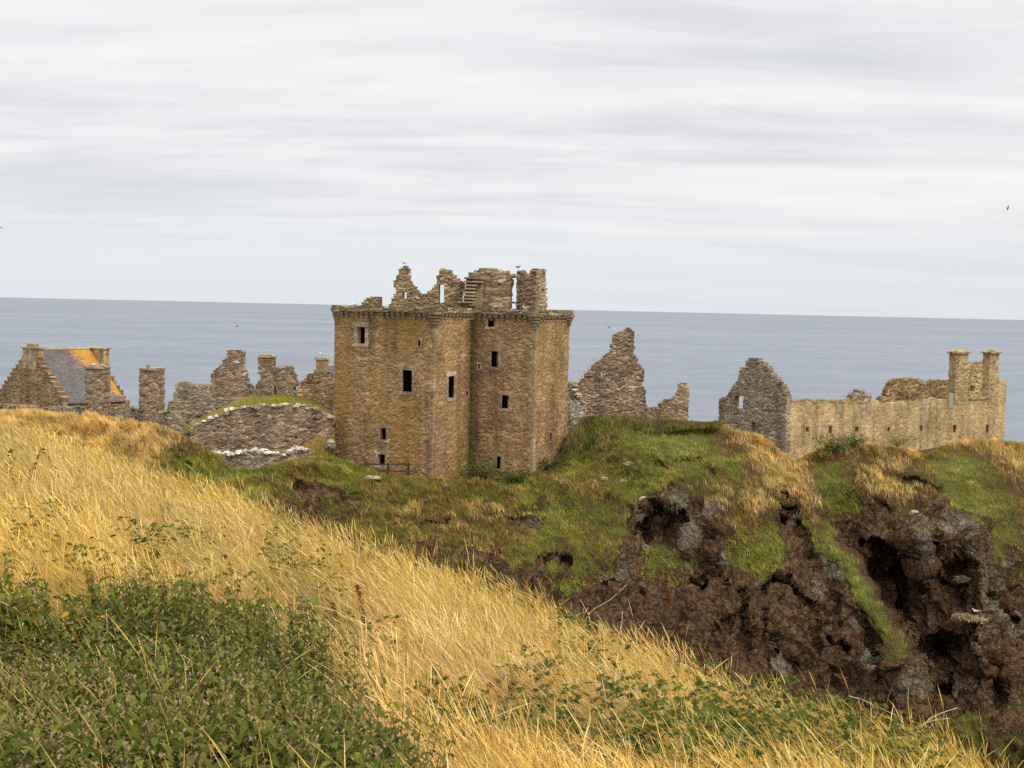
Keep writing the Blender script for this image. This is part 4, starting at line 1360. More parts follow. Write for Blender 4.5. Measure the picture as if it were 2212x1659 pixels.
def left_ruins():
    ruin('ruined_wall', 'broken grey rubble wall with a grassy top beside the split gable', 'ruined wall',
         cc(c1, [(1122, 500), (1128, 470), (1142, 432), (1165, 415), (1190, 406), (1215, 422), (1250, 430), (1300, 428), (1345, 432), (1368, 430), (1370, 470)]), 415, 150, 8, 1.0, 'grey', seed=21, grass=[(2, 10, 260, .6)], group='ruined walls of the castle')
    ruin('ruined_gable', 'jagged grey gable ruin with a square chimney stub, tallest of the left ruins', 'ruined gable',
         cc(c1, [(1369, 520), (1368, 350), (1385, 326), (1420, 300), (1442, 288), (1446, 256), (1475, 230), (1478, 197), (1520, 195), (1571, 197), (1572, 240), (1572, 318), (1585, 340), (1590, 380), (1605, 405), (1622, 430), (1642, 460), (1645, 520)]), 487, 146, 5, 1.1, 'brown', seed=22, attr=lambda s, z: (0, 0, .15))
    b, pa, org = ruin('chimney_wall', 'narrow rubble wall rising into a tall square chimney left of the tower', 'ruined chimney',
                      cc(c1, [(1640, 520), (1648, 445), (1652, 418), (1672, 400), (1677, 380), (1677, 240), (1768, 240), (1768, 380), (1775, 420), (1780, 520)]), 574, 144, 5, 1.3, 'brown', seed=23, wob=.1)
    mb = MB()
    r = pa.rect(*c1(1672, 224), *c1(1775, 243))
    pblock(mb, pa, r[0], r[2], r[1], r[1] + .22, -1.4, .1, .02)
    pblock(mb, pa, r[0] + .25, r[2] - .25, r[1] + .225, r[3], -1.2, -.05, .03)
    mb.build('chimney_cap', MAT['lichened'], b, org)
    ruin('ruined_gable', 'low rounded stump of gable with two small square openings beside the tall chimney', 'ruined gable',
         cc(c1, [(1766, 520), (1766, 345), (1775, 318), (1800, 306), (1840, 304), (1885, 300), (1893, 330), (1903, 352), (1916, 380), (1928, 420), (1932, 520)]), 617, 141, 5, .9, 'brown', holes=[(*c1(1775, 430), *c1(1793, 482)), (*c1(1905, 432), *c1(1922, 459))], seed=24, attr=lambda s, z: (.1, 0, .25), grass=[(3, 9, 90, .5)])
    b, pa, org = ruin('stepped_gable_house', 'rubble house end with stepped gable and small chimney half hidden by the tower', 'house',
                      cc(c1, [(1925, 600), (1930, 430), (1945, 425), (1946, 405), (1962, 402), (1963, 385), (1980, 382), (1981, 362), (2000, 360), (2001, 345), (2030, 343), (2031, 322), (2047, 320), (2047, 318), (2113, 318), (2114, 345), (2132, 348), (2134, 368), (2152, 370), (2154, 392), (2175, 395), (2180, 420), (2230, 500), (2232, 600)]), 694, 138, 10, .8, 'gable', seed=25, wob=.1, holes=[(*c1(2012, 523), *c1(2030, 540))])
    mb = MB()
    r = pa.rect(*c1(2048, 248), *c1(2112, 320))
    pblock(mb, pa, r[0], r[2], r[1] - .3, r[3] - .2, -1.0, .05, .02)
    mb.build('chimney', MAT['lichened'], b, org)
    mb = MB()
    pblock(mb, pa, r[0] - .13, r[2] + .13, r[3] - .197, r[3] + .08, -1.12, .17, .02)
    mb.build('chimney_cap', MAT['lichened'], b, org)
    # its roof behind the gable
    e0, apex, e1 = pa.proj(*c1(1940, 440)), pa.proj(*c1(2080, 312)), pa.proj(*c1(2226, 440))
    mb = MB()
    q = [(e0, 0), (apex, 1), (e1, 2)]
    for (a, b_) in ((e0, apex), (apex, e1)):
        vs = []
        for o_ in (-.8, -9):
            for (s_, z_) in (a, b_):
                vs.append((*pa.pos(s_, o_), z_))
        vs = [vs[0], vs[1], vs[3], vs[2]]
        mb.hexa(vs + [(x, y, z + .12) for x, y, z in vs])
    o = mb.build('roof', MAT['slate'], b, org)
    uv_box(o)
    # low walls along the front
    low = [('long low rubble wall with a grassy top below the slate cottage', [(-60, 590), (0, 552), (60, 553), (110, 560), (160, 556), (218, 560), (222, 600)], 'range_low'),
           ('short low rubble wall with a grassy top left of the first stone pillar', [(298, 600), (300, 570), (350, 568), (420, 572), (500, 566), (575, 572), (582, 600)], ''),
           ('low mortared rubble wall between the two stone pillars', [(628, 640), (630, 585), (700, 580), (780, 572), (850, 576), (920, 584), (940, 610), (942, 650)], ''),
           ('low grey tumbled wall running right from the second stone pillar', [(985, 640), (1000, 612), (1020, 600), (1100, 594), (1180, 596), (1240, 603), (1300, 612), (1312, 640)], '')]
    for i, (lab, pts, _) in enumerate(low):
        ruin('low_wall', lab, 'low wall', cc(c1, pts), pts[2][0] / 3, 133 - i * 1.5, 6, .8, 'grey', seed=30 + i, group='low walls along the left terrace', grass=[(1, len(pts) - 1, 130, .6)], cope=(1, len(pts), 'grey', (.16, .27), .5, False), attr=lambda s, z: (0, 0, .5))
    mid = [('square rubble wall end in front of the broken grassy wall', [(1083, 600), (1085, 540), (1120, 528), (1180, 530), (1240, 534), (1268, 540), (1270, 600)], 138),
           ('ragged wall stump with a sloping broken top before the grey gable', [(1270, 610), (1272, 470), (1285, 440), (1320, 432), (1355, 436), (1362, 480), (1375, 500), (1382, 610)], 137),
           ('low grey wall under the tall jagged gable by the turf mound', [(1368, 610), (1372, 520), (1420, 508), (1480, 512), (1540, 505), (1590, 510), (1650, 500), (1652, 610)], 139)]
    for i, (lab, pts, Y) in enumerate(mid):
        ruin('ruined_wall', lab, 'ruined wall', cc(c1, pts), pts[2][0] / 3, Y, 4, .8, 'grey', seed=40 + i, group='ruined walls of the castle', grass=[(1, len(pts) - 1, 120, .5)])
    # two free-standing chimney pillars
    for i, (lab, x0, x1, y0, Y) in enumerate([('rough stone pillar standing in front of the slate roof with stones loose on top', 556, 660, 303, 129), ('rough stone pillar standing alone against the sea right of the cottage', 906, 1015, 312, 127)]):
        b, pa, org = ruin('stone_pillar', lab, 'pillar', cc(c1, [(x0 - 4, 650), (x0 - 3, 560), (x0, 520), (x0, y0 + 10), (x1, y0 + 10), (x1, 520), (x1 + 3, 560), (x1 + 4, 650)]), (x0 + x1) / 6, Y, 10, 1.7, 'brown', seed=50 + i, group='freestanding stone pillars', rough=.04, wob=.1, cell=.34, cz=.24, attr=lambda s, z: (-.1, 0, .3))
        r = pa.rect(*c1(x0 - 5, y0), *c1(x1 + 5, y0 + 12))
        mb = MB()
        pblock(mb, pa, r[0], r[2], r[1], r[3], -1.8, .12, .02)
        mb.build('cap_slab', MAT['ashlar'], b, org)
        if i == 0:
            for xx in (570, 592, 644):
                q = pa.proj(*c1(xx, y0 - 8))
                mb = MB()
                mb.rock((*pa.pos(q[0], -.6), r[3] + .12), random.uniform(.18, .3), (1.2, 1, .9))
                mb.build('loose_stone', MAT['whitewall'], b, org)
        else:
            q = pa.proj(*c1(942, y0 - 10))
            mb = MB()
            mb.rock((*pa.pos(q[0], -.6), r[3] + .2), .24, (.9, .9, 1.2))
            mb.build('loose_stone', MAT['grey'], b, org)


def uv_box(o, su=1.0):
    """uv from the slope: along the face's level direction, and down it"""
    me = o.data
    uv = me.uv_layers.new(name='UVMap')
    for p in me.polygons:
        n = p.normal
        a = Vector((-n.y, n.x, 0))
        a = a.normalized() if a.length > 1e-3 else Vector((1, 0, 0))
        b = n.cross(a)
        for li in p.loop_indices:
            c = me.vertices[me.loops[li].vertex_index].co
            uv.data[li].uv = (c.dot(a), c.dot(b))


left_ruins()


def cottage():
    zc = 49.5
    G1 = at(136.5, 866, 158)[:2]
    b = math.radians(48)
    r = np.array([math.cos(b), math.sin(b)])
    g = np.array([-r[1], r[0]])
    L = along(G1, r, 280, zc)
    W = along(G1, g, -2, zc)
    G0 = G1 + g * W
    # heights
    t = lambda P, u, v: CAMZ + rays(u, v)[2] * (P[1] / rays(u, v)[1])
    ze = t(G1, *c1(405, 540))
    zr = t(G1 + g * W / 2, *c1(262, 192))
    zb = 44.2
    org = (*((G0 + G1) / 2 + r * L / 2), zb)
    e = empty('stone_cottage', org, 'rubble cottage with steep slate roof stained orange by lichen and a chimney at each gable', 'cottage')
    steps = 11
    for k in range(2):
        o = r * (L * k)
        pa = Path([G0 + o, G1 + o]) if k == 0 else Path([G0 + o - r * .7, G1 + o - r * .7])
        pl = [(0, zb), (0, ze)]
        for i in range(steps):
            x0, z1 = W / 2 * i / steps, ze + (zr - ze) * (i + (1 if k == 0 else .3)) / steps + (.12 if k == 0 else -.1)
            pl += [(x0 + .02, z1), (W / 2 * (i + 1) / steps, z1)]
        pr = [(W - x, z) for x, z in pl[::-1]]
        geo = masonry(pa, pl + pr, th=.7, cell=.3, cz=.2, rough=.04, seed=60 + k, wob=0, jit=.2, attr=lambda s, z: (.25 + .3 * math.sin(s * 1.1), 0, .0))
        wall_obj('gable_wall', MAT['gable'], geo, e, org)
        mb = MB()
        for sgn in (0, 1):
            for i in range(steps if k == 0 else 0):
                x0, x1 = W / 2 * i / steps, W / 2 * (i + 1) / steps
                z1 = ze + (zr - ze) * (i + 1) / steps + .12
                if sgn: x0, x1 = W - x1, W - x0
                pblock(mb, pa, x0 - .04, x1 + .04, z1 + .004, z1 + .16, -.74, .06, .015)
        if k == 0: mb.build('crow_steps', MAT['ashlar'], e, org)
    pa = Path([G1, G1 + r * (L - .7)])
    h = pa.rect(*c1(734, 551), *c1(766, 575))
    geo = masonry(pa, [(.7, zb), (pa.cum[-1], zb), (pa.cum[-1], ze - .1), (.7, ze - .1)], [h], th=.7, seed=62, rough=.03)
    wall_obj('front_wall', MAT['tower'], geo, e, org)
    w = MB()
    m = (h[0] + h[2]) / 2
    pblock(w, pa, h[0], h[2], h[1], h[3], -.35, -.3)
    wn = w.build('window', plain_mat('dark_glass', (.02, .022, .025), (.03, .032, .035), 3, rough=.2, spec=.5), e, org)
    w = MB()
    for s_ in (h[0], m - .05, h[2] - .1):
        pblock(w, pa, s_, s_ + .1, h[1], h[3], -.29, -.2)
    w.build('window_frame', MAT['feather'], wn, org)
    # roof: two slopes, lichen weight on the camera-side slope
    for side in (0, 1):
        na, nb = 40, 24
        V, UVs, oc = [], [], []
        base = G1 if side == 0 else G0
        inn = g if side == 0 else -g
        slope = math.hypot(W / 2, zr - ze)
        for j in range(nb + 1):
            f = j / nb
            for i in range(na + 1):
                a = i / na
                p = base + r * (.66 + a * (L - 1.36)) + inn * (W / 2 * (1 - f) - .25 * f)
                z = zr * (1 - f) + ze * f - .12 * f + .02 + .02 * math.sin(a * 9 + f * 3)
                V.append((p[0] - org[0], p[1] - org[1], z - org[2]))
                UVs.append((a * L, (1 - f) * slope))
                lich = max(0, min(1.25, (a - .40 - .30 * f) * 2.6 + .15)) * (1 if f < .9 else .35)
                oc.append(lich if side == 0 else .2)
        idx = np.arange((na + 1) * (nb + 1)).reshape(nb + 1, na + 1)
        Q = np.stack([idx[:-1, :-1], idx[1:, :-1], idx[1:, 1:], idx[:-1, 1:]], -1).reshape(-1, 4)
        if side: Q = Q[:, ::-1]
        me = mesh_np('roof_slope', np.array(V), Q, attrs={'ochre': np.array(oc)})
        uvl = me.uv_layers.new(name='UVMap')
        lv = np.zeros(len(me.loops), np.int32)
        me.loops.foreach_get('vertex_index', lv)
        uvl.data.foreach_set('uv', np.array(UVs, np.float32)[lv].ravel())
        o = link('roof', me, MAT['slate'], e)
        md = o.modifiers.new('thickness', 'SOLIDIFY')
        md.thickness = .16
        md.offset = -1
    mb = MB()
    pr_ = Path([G0 + g * (-W / 2), G0 + g * (-W / 2) + r * L])
    s_ = .8
    while s_ < L - 1.2:
        pblock(mb, pr_, s_, s_ + .9, zr - .05, zr + .2, -.2, .2, .015)
        s_ += .92
    mb.build('ridge_stones', MAT['ridge'], e, org)
    for k in range(2):
        o = r * (L - .7) * k
        pa = Path([G0 + o, G1 + o])
        s0, s1 = (pa.rect(*c1(147, 180), *c1(246, 290))[0::2] if k == 0 else pa.rect(*c1(562, 180), *c1(676, 290))[0::2])
        zt = pa.proj(*c1(215 if k == 0 else 630, 186))[1]
        mb = MB()
        pblock(mb, pa, s0, s1, zr - 2.6, zt - .02, -.75, .04, .03)
        st = mb.build('chimney', MAT['lichened'], e, org)
        mb = MB()
        pblock(mb, pa, s0 - .22, s1 + .22, zt - .017, zt + .16, -.95, .24, .02)
        if k == 0:
            pblock(mb, pa, s0 + .9, s1 - .9, zt + .163, zt + .62, -.6, -.1, .02)
        mb.build('chimney_cap', MAT['lichened'], st, org)


cottage()


# ------------------------------------------------------------------ vaulted bank: retaining wall, turf mound behind it, pale low wall before it
def side_bank():
    """grassy bank between the retaining wall's right foot and the keep"""
    us = np.linspace(610, 723, 40)
    vc = np.interp(us, [610, 640, 665, 690, 718, 745, 760], [996, 982, 966, 948, 930, 920, 918])
    back = np.interp(us, [680, 712, 723], [0, 2.2, 3.6])
    P = np.array([at(us, vc + dv, np.full(40, Y) + back) for Y, dv in ((123, 14), (121.0, 0), (119.8, 10), (118.2, 28), (116.4, 52), (115, 80))])
    for i in range(P.shape[0]):
        for j in range(P.shape[1]):
            P[i, j, 2] += .2 * noise.noise(Vector(P[i, j]) * .7)
    nr, nu = P.shape[:2]
    idx = np.arange(nr * nu).reshape(nr, nu)
    Q = np.stack([idx[:-1, :-1], idx[1:, :-1], idx[1:, 1:], idx[:-1, 1:]], -1).reshape(-1, 4)
    tag(link('grass_bank', mesh_np('grass_bank', P.reshape(-1, 3), Q, smooth_=True), MAT['soil']), kind='structure')
    n = 5200
    r, c = rng.integers(1, nr - 1, n), rng.integers(0, nu - 1, n)
    a, f = rng.random((n, 1)), rng.random((n, 1))
    B = P[r, c] * (1 - a) * (1 - f) + P[r + 1, c] * a * (1 - f) + P[r, c + 1] * (1 - a) * f + P[r + 1, c + 1] * a * f
    gsel = rng.random(n) < np.clip(1.5 - .42 * r, 0, 1)
    col = np.where(gsel[:, None], pick(GOLD, n), pick(GREEN, n))
    h = rng.uniform(.3, .65, n)
    lean = np.stack([rng.normal(-.3, .25, n), rng.normal(-.2, .25, n), np.zeros(n)], -1) * h[:, None]
    V, Q, C = ribbons(B, h, lean, rng.uniform(.03, .055, n), [(0, 1), (.5, .9), (1, .1)], rng.uniform(-1, 1, n), col)
    tag(link('bank_grass', mesh_np('bank_grass', V, Q, C), MAT['grass']), 'golden and green grass on the small bank left of the tower foot', 'grass', kind='stuff')


def bank():
    top = cc(c1, [(1232, 712), (1262, 690), (1320, 662), (1400, 622), (1490, 588), (1570, 570), (1640, 562), (1720, 556), (1800, 554), (1900, 558), (1990, 566), (2080, 596), (2138, 624), (2146, 660)])
    b, pa, org = ruin('retaining_wall', 'long bow topped brown retaining wall with pale boulders along its upper edge', 'retaining wall', top, 565, 121.5, 3, 1.2, 'brown', zb=46.2, seed=70, rough=.035,
                      cope=(0, 14, 'whitewall', (.16, .42), .5, True), attr=lambda s, z: (0, 0, .1 + (.5 if z > 52 else 0)), holes=[(*c1(1909, 752), *c1(1925, 768))])
    # eroded hollow at its foot
    low = cc(c1, [(1308, 880), (1330, 872), (1400, 866), (1480, 872), (1560, 858), (1640, 852), (1700, 846), (1760, 862), (1800, 876), (1832, 872), (1880, 852), (1920, 842), (1995, 838), (2000, 870)])
    ruin('capped_wall', 'low grey wall with bright white weathered cap stones below the bow topped bank', 'low wall', low, 550, 112.5, 4, .9, 'grey', zb=46, seed=71, cope=(1, 13, 'bleached', (.2, .36), .33, True), attr=lambda s, z: (0, 0, .25))
    side_bank()
    # the turf mound
    us = np.linspace(398, 722, 70)
    cu = np.array(cc(c1, [(1195, 705), (1230, 690), (1330, 640), (1400, 600), (1490, 556), (1540, 524), (1620, 508), (1700, 502), (1800, 502), (1900, 506), (2000, 524), (2080, 562), (2130, 606), (2170, 640)]))
    vc = np.interp(us, cu[:, 0], cu[:, 1]) + 4
    tu = np.array(top)
    vf = np.maximum(np.interp(us, tu[:, 0], tu[:, 1]) + 2, vc + 2)
    rows = []
    for f, Y, dv in ((0, 121.9, 6), (0, 122.6, 0), (.35, 124.5, 0), (.75, 127.5, 0), (1, 130.5, 0), (1, 134, 6), (1, 138, 40), (1, 142, 90)):
        rows.append(at(us, vf * (1 - f) + vc * f + dv, np.full(len(us), Y)))
    P = np.array(rows)
    for i in range(P.shape[0]):
        for j in range(P.shape[1]):
            P[i, j, 2] += .12 * noise.noise(Vector(P[i, j]) * .8)
    nr, nu = P.shape[:2]
    idx = np.arange(nr * nu).reshape(nr, nu)
    Q = np.stack([idx[:-1, :-1], idx[:-1, 1:], idx[1:, 1:], idx[1:, :-1]], -1).reshape(-1, 4)
    tag(link('turf_mound', mesh_np('turf_mound', P.reshape(-1, 3), Q, smooth_=True), MAT['soil']), kind='structure')
    n = 9000
    r, c = rng.integers(1, 5, n), rng.integers(0, nu - 1, n)
    a, f = rng.random((n, 1)), rng.random((n, 1))
    B = P[r, c] * (1 - a) * (1 - f) + P[r + 1, c] * a * (1 - f) + P[r, c + 1] * (1 - a) * f + P[r + 1, c + 1] * a * f
    gsel = np.sin(B[:, 0] * .6) + rng.normal(0, .6, n) > .6
    col = np.where(gsel[:, None], pick(GOLD, n) * .8, pick(GREEN, n) * 1.15)
    h = rng.uniform(.25, .6, n)
    lean = np.stack([rng.normal(-.25, .25, n), rng.normal(-.2, .25, n), np.zeros(n)], -1) * h[:, None]
    V, Q, C = ribbons(B, h, lean, rng.uniform(.03, .06, n), [(0, 1), (.5, .9), (1, .1)], rng.uniform(-1, 1, n), col)
    tag(link('mound_grass', mesh_np('mound_grass', V, Q, C), MAT['grass']), 'green and straw coloured grass on the turf mound above the bow topped wall', 'grass', kind='stuff')


bank()


# ------------------------------------------------------------------ right of the keep
def right_ruins():
    ruin('ruined_gable', 'tall jagged brown gable with a broken chimney top standing alone right of the tower', 'ruined gable',
         cc(c4, [(235, 1260), (235, 852), (310, 842), (320, 820), (360, 795), (366, 740), (385, 712), (440, 680), (460, 648), (520, 592), (580, 560), (620, 502), (680, 458), (702, 430), (690, 372), (712, 342), (712, 262), (750, 256), (755, 228), (797, 225), (802, 203), (857, 198), (872, 165), (905, 143), (926, 165), (965, 190), (1006, 195), (1010, 215), (990, 240), (998, 300), (985, 340), (986, 400), (998, 415), (975, 432), (985, 480), (1016, 512), (1026, 570), (1041, 610), (1100, 660), (1126, 695), (1106, 740), (1108, 830), (1085, 852), (1096, 910), (1126, 936), (1136, 1000), (1130, 1100), (1150, 1150), (1152, 1330)]),
         1318, 140, 6, 1.1, 'brown', holes=[(*c4(570, 722), *c4(590, 782))], seed=80, rough=.045, cell=.25, cz=.18, attr=lambda s, z: (.9 if z > 58.2 else .15, 0, .3 if 38.5 < s < 41 else 0.1), grass=[(3, 12, 60, .8)])
    ruin('ruined_wall', 'low wall climbing in broken steps to a square corner post right of the lone gable', 'ruined wall',
         cc(c4, [(1140, 1330), (1142, 1185), (1200, 1180), (1262, 1176), (1300, 1170), (1296, 1112), (1330, 1080), (1390, 1052), (1470, 1040), (1500, 1002), (1540, 962), (1536, 862), (1572, 846), (1661, 850), (1662, 1380)]), 1440, 141, 6, .9, 'brown', seed=81, group='ruined walls of the castle',
         cope=(1, 9, 'whitewall', (.16, .3), .8, False), grass=[(1, 5, 220, .15)], attr=lambda s, z: (.15, 0, .35))
    ruin('ruined_wall', 'tumbled pale boulder wall with grass ledges tucked against the tower right side', 'ruined wall',
         cc(c4, [(140, 1260), (142, 836), (200, 832), (236, 862), (241, 932), (280, 990), (302, 1022), (340, 1092), (376, 1130), (378, 1270)]), 1245, 136, 8, 1.4, 'whitewall', seed=82, group='ruined walls of the castle', grass=[(2, 9, 200, .4)], cope=(3, 9, 'whitewall', (.2, .4), .5, True))


right_ruins()


def range_building():
    zb = 44.5
    C = at(c5(568, 600)[0], 870, 146)[:2]
    a = math.radians(34)
    w = np.array([math.cos(a), math.sin(a)])
    g = np.array([-w[1], w[0]])
    zm = 52
    Lw = along(C, w, c5(2096, 400)[0], zm)
    Wg = along(C, g, c5(104, 500)[0], zm)
    G0 = C + g * Wg
    org = (*(C + w * Lw / 2), zb)
    e = empty('ruined_range', org, 'long pale roofless range with grey stepped gable and twin tall chimneys', 'ruined range')
    pg = Path([G0, C])
    top = cc(c5, [(104, 700), (104, 432), (150, 420), (180, 380), (196, 340), (240, 300), (236, 262), (250, 262), (251, 220), (290, 218), (291, 172), (308, 170), (309, 152), (371, 154), (372, 174), (411, 175), (412, 205), (430, 207), (446, 225), (447, 250), (465, 252), (480, 288), (500, 292), (515, 328), (538, 332), (540, 362), (558, 372), (561, 402), (575, 405), (578, 430)])
    holes = [pg.rect(*c5(207, 415), *c5(270, 503)), pg.rect(*c5(331, 596), *c5(355, 660))]
    poly = contour(pg, top, zb)
    poly = [(min(max(s, 0), pg.cum[-1]), z) for s, z in poly]
    geo = masonry(pg, poly, holes, th=.9, cell=.27, cz=.18, rough=.045, seed=90, wob=.15, attr=lambda s, z: (-.2, 0, .3))
    wall_obj('gable_wall', MAT['grey'], geo, e, org)
    quoins(Path([G0, C, C + w * Lw]), pg.cum[-1], zb, 51.2, e, org, 'grey')
    pw = Path([C, C + w * Lw])
    top = cc(c5, [(572, 470), (574, 458), (640, 464), (720, 460), (800, 462), (860, 456), (930, 462), (990, 466), (1050, 460), (1100, 468), (1160, 462), (1230, 456), (1320, 462), (1400, 458), (1500, 456), (1545, 440), (1592, 430), (1650, 436), (1742, 442), (1743, 130), (1824, 130), (1825, 432), (1976, 432), (1977, 330), (2036, 330), (2043, 300), (2094, 310)])
    rr = random.Random(4)
    tt = []
    for (x0, y0), (x1, y1) in zip(top[:-1], top[1:]):
        k = max(1, int(abs(x1 - x0) / 6)) if y0 > 850 and y1 > 850 else 1
        for i in range(k):
            tt.append((x0 + (x1 - x0) * i / k, y0 + (y1 - y0) * i / k + (rr.choice((-2.2, -1, 0, 1, 2.6)) if k > 1 else 0)))
    top = tt + [top[-1]]
    poly = contour(pw, top, zb)
    hs = [(703, 630, 725, 662), (862, 622, 884, 672), (1044, 627, 1068, 662), (1267, 628, 1286, 660), (1494, 618, 1510, 658), (1721, 614, 1742, 668), (1947, 614, 1966, 672)]
    holes = [pw.rect(*c5(*h[:2]), *c5(*h[2:])) for h in hs]
    geo = masonry(pw, poly, holes, th=.8, cell=.32, cz=.2, rough=.015, seed=91, wob=.15, attr=lambda s, z: (.15 + .35 * math.sin(s * .7) * math.sin(z), 0, .1))
    wall_obj('long_wall', MAT['range'], geo, e, org)
    for h in holes:
        s0, z0, s1, z1 = h
        mb = MB()
        pblock(mb, pw, s0 - .3, s1 + .3, z1 + .004, z1 + .25, -.3, .03, .01)
        pblock(mb, pw, s0 - .22, s0 - .004, z0, z1, -.3, .02, .01)
        pblock(mb, pw, s1 + .004, s1 + .22, z0, z1, -.3, .02, .01)
        wn = mb.build('window', MAT['range'], e, org)
    # dark room behind the small windows
    mb = MB()
    pblock(mb, pw, .8, Lw * .98, zb, 50.4, -4.2, -3.8)
    mb.build('inner_wall', MAT['grey'], e, org)
    mb = MB()
    pblock(mb, pw, .8, Lw * .98, 50.0, 50.2, -3.79, -.81)
    mb.build('vault', MAT['slab'], e, org)
    for h in ((707, 483, 743, 533), (915, 470, 948, 525), (1123, 470, 1155, 522), (1315, 468, 1350, 512), (1505, 462, 1535, 503), (1692, 395, 1722, 500)):
        s0, z0, s1, z1 = pw.rect(*c5(*h[:2]), *c5(*h[2:]))
        mb = MB()
        pblock(mb, pw, s0, s1, z0, z1, -.2, .07, .01)
        mb.build('blocked_window', MAT['infill'], e, org)
    # chimney stacks with moulded caps
    for x0, x1, y0 in ((1688, 1832, 97), (1921, 2044, 96)):
        s0, z0, s1, z1 = pw.rect(*c5(x0, y0 + 24), *c5(x1, 470))
        s0 = pw.proj(*c5(x0 + 52, 200))[0]
        s1 = pw.proj(*c5(x1 - 8, 200))[0]
        k0 = pw.proj(*c5((x0 + x1) / 2, y0 + 24))[1]
        k1 = pw.proj(*c5((x0 + x1) / 2, y0))[1]
        pa = Path([pw.pos(s0, .06), pw.pos(s1, .06), pw.pos(s1, -1.05), pw.pos(s0, -1.05), pw.pos(s0, .06)], closed=True)
        zl = pw.proj(*c5((x0 + x1) / 2, 470))[1]

        geo = masonry(pa, [(0, zl), (pa.cum[-1], zl), (pa.cum[-1], k0), (0, k0)], th=.4, cell=.34, cz=.24, rough=.03, locks=pa.cum, wob=0, seed=92 + x0, attr=lambda s, z: (.35, 0, .1))
        st = wall_obj('chimney', MAT['lichened'], geo, e, org)
        mb = MB()
        pblock(mb, pw, s0 - .25, s1 + .25, k0 - .02, k0 + .2, -1.3, .3, .015)
        lo = [pw.pos(s, o) for s, o in ((s0 - .05, .1), (s1 + .05, .1), (s1 + .05, -1.15), (s0 - .05, -1.15))]
        hi = [pw.pos(s, o) for s, o in ((s0 + .3, -.2), (s1 - .3, -.2), (s1 - .3, -.85), (s0 + .3, -.85))]
        mb.hexa([(*q, k0 + .203) for q in lo] + [(*q, k1) for q in hi])
        mb.build('chimney_cap', MAT['lichened'], st, org)
    # sill moulding between the stacks
    s0, z0, s1, z1 = pw.rect(*c5(1832, 428), *c5(1977, 438))
    mb = MB()
    pblock(mb, pw, s0, s1, z0, z1 + .1, -.5, .16, .01)
    mb.build('string_course', MAT['ashlar'], e, org)

    def back(name, pts, off, th, mat, holes=(), seed=1, d=None, grass=None):
        q = Path([pw.pos(0, -off), pw.pos(Lw, -off)]) if d is None else d
        poly = contour(q, cc(c5, pts), zb + 4)
        geo = masonry(q, poly, [q.rect(*c5(*h[:2]), *c5(*h[2:])) for h in holes], th=th, cell=.3, cz=.2, rough=.07, seed=seed, attr=lambda s, z: (.1, 0, .3))
        o = wall_obj(name, MAT[mat], geo, e, org)
        if grass:
            turf('wall_top_grass', [(*q.pos(s, -th / 2), z - .05) for s, z in poly[grass[0]:grass[1]]], e, org, n=grass[2], gold=grass[3], hh=(.15, .4))
        return o
    back('rear_wall', [(1230, 450), (1232, 425), (1265, 420), (1268, 398), (1285, 360), (1300, 325), (1335, 308), (1380, 300), (1440, 296), (1500, 304), (1528, 322), (1543, 355), (1555, 370), (1560, 400), (1570, 420), (1572, 450)], 7, 1.0, 'gable', seed=93, grass=(5, 14, 320, .7))
    back('rear_wall', [(1570, 450), (1574, 330), (1590, 312), (1640, 306), (1690, 304), (1700, 450)], 8, 1.0, 'gable', seed=94, grass=(2, 5, 120, .5))
    back('rubble_heap', [(1000, 470), (1035, 430), (1040, 410), (1075, 395), (1080, 375), (1112, 378), (1116, 400), (1155, 405), (1165, 430), (1170, 470)], 3.0, 1.2, 'grey', seed=95, grass=(1, 8, 90, .6))
    back('rear_wall', [(1800, 450), (1826, 200), (1842, 186), (1880, 184), (1925, 178), (1960, 200), (2000, 330), (2010, 450)], 6, .9, 'lichened', [(1833, 342, 1873, 385)], seed=96)
    q = Path([pw.pos(Lw, 0) + w * .02, pw.pos(Lw, 0) + w * 1.6 - g * 1.2 * 0])
    geo = masonry(Path([pw.pos(Lw - .05, -.2), pw.pos(Lw - .05, -.2) + w * 1.9]), [(0, zb), (1.9, zb), (1.9, 57.0), (1.3, 57.4), (1.2, 58.3), (.6, 58.6), (.4, 59.3), (0, 59.5)], th=5.5, seed=97, cell=.3)
    # turf along the wall head
    pts = [(*pw.pos(s, -.45), z - .05) for s, z in contour(pw, [q_ for q_ in top if q_[0] < c5(1690, 0)[0]], zb)[1:-1]]
    nq = len(pts)
    turf('wall_top_grass', pts[0:int(nq * .5)], e, org, n=1100, gold=.65, hh=(.15, .5), spread=.3)
    turf('wall_top_grass', pts[int(nq * .5):nq], e, org, n=160, gold=.5, hh=(.1, .3), spread=.25)
    coping('loose_stones', pts, e, org, 'range', (.14, .26), .9, False)
    return pw


range_building()


# ------------------------------------------------------------------ the near hillside: falls gently to the right, then over an edge into the ravine
def edge_d(x, y):
    return (1.41 * x + y - 15.2) / 1.729


def hill_z(x, y):
    e = edge_d(x, y)
    drop = np.where(e > -2.2, .055 * (e + 2.2) ** 2, 0.0)
    drop = np.where(e > 6, .055 * 8.2 ** 2 + (e - 6) * .9, drop)
    b = .10 * np.sin(x * .7 + 1.3) * np.sin(y * .45) + .07 * np.sin(x * 1.9 + y * .8) + .05 * np.sin(y * 1.7 - x * .6)
    return CAMZ - 2.22 - .14 * x - .034 * (x + np.sqrt(x * x + 4) - 2) - .101 * y - drop + b


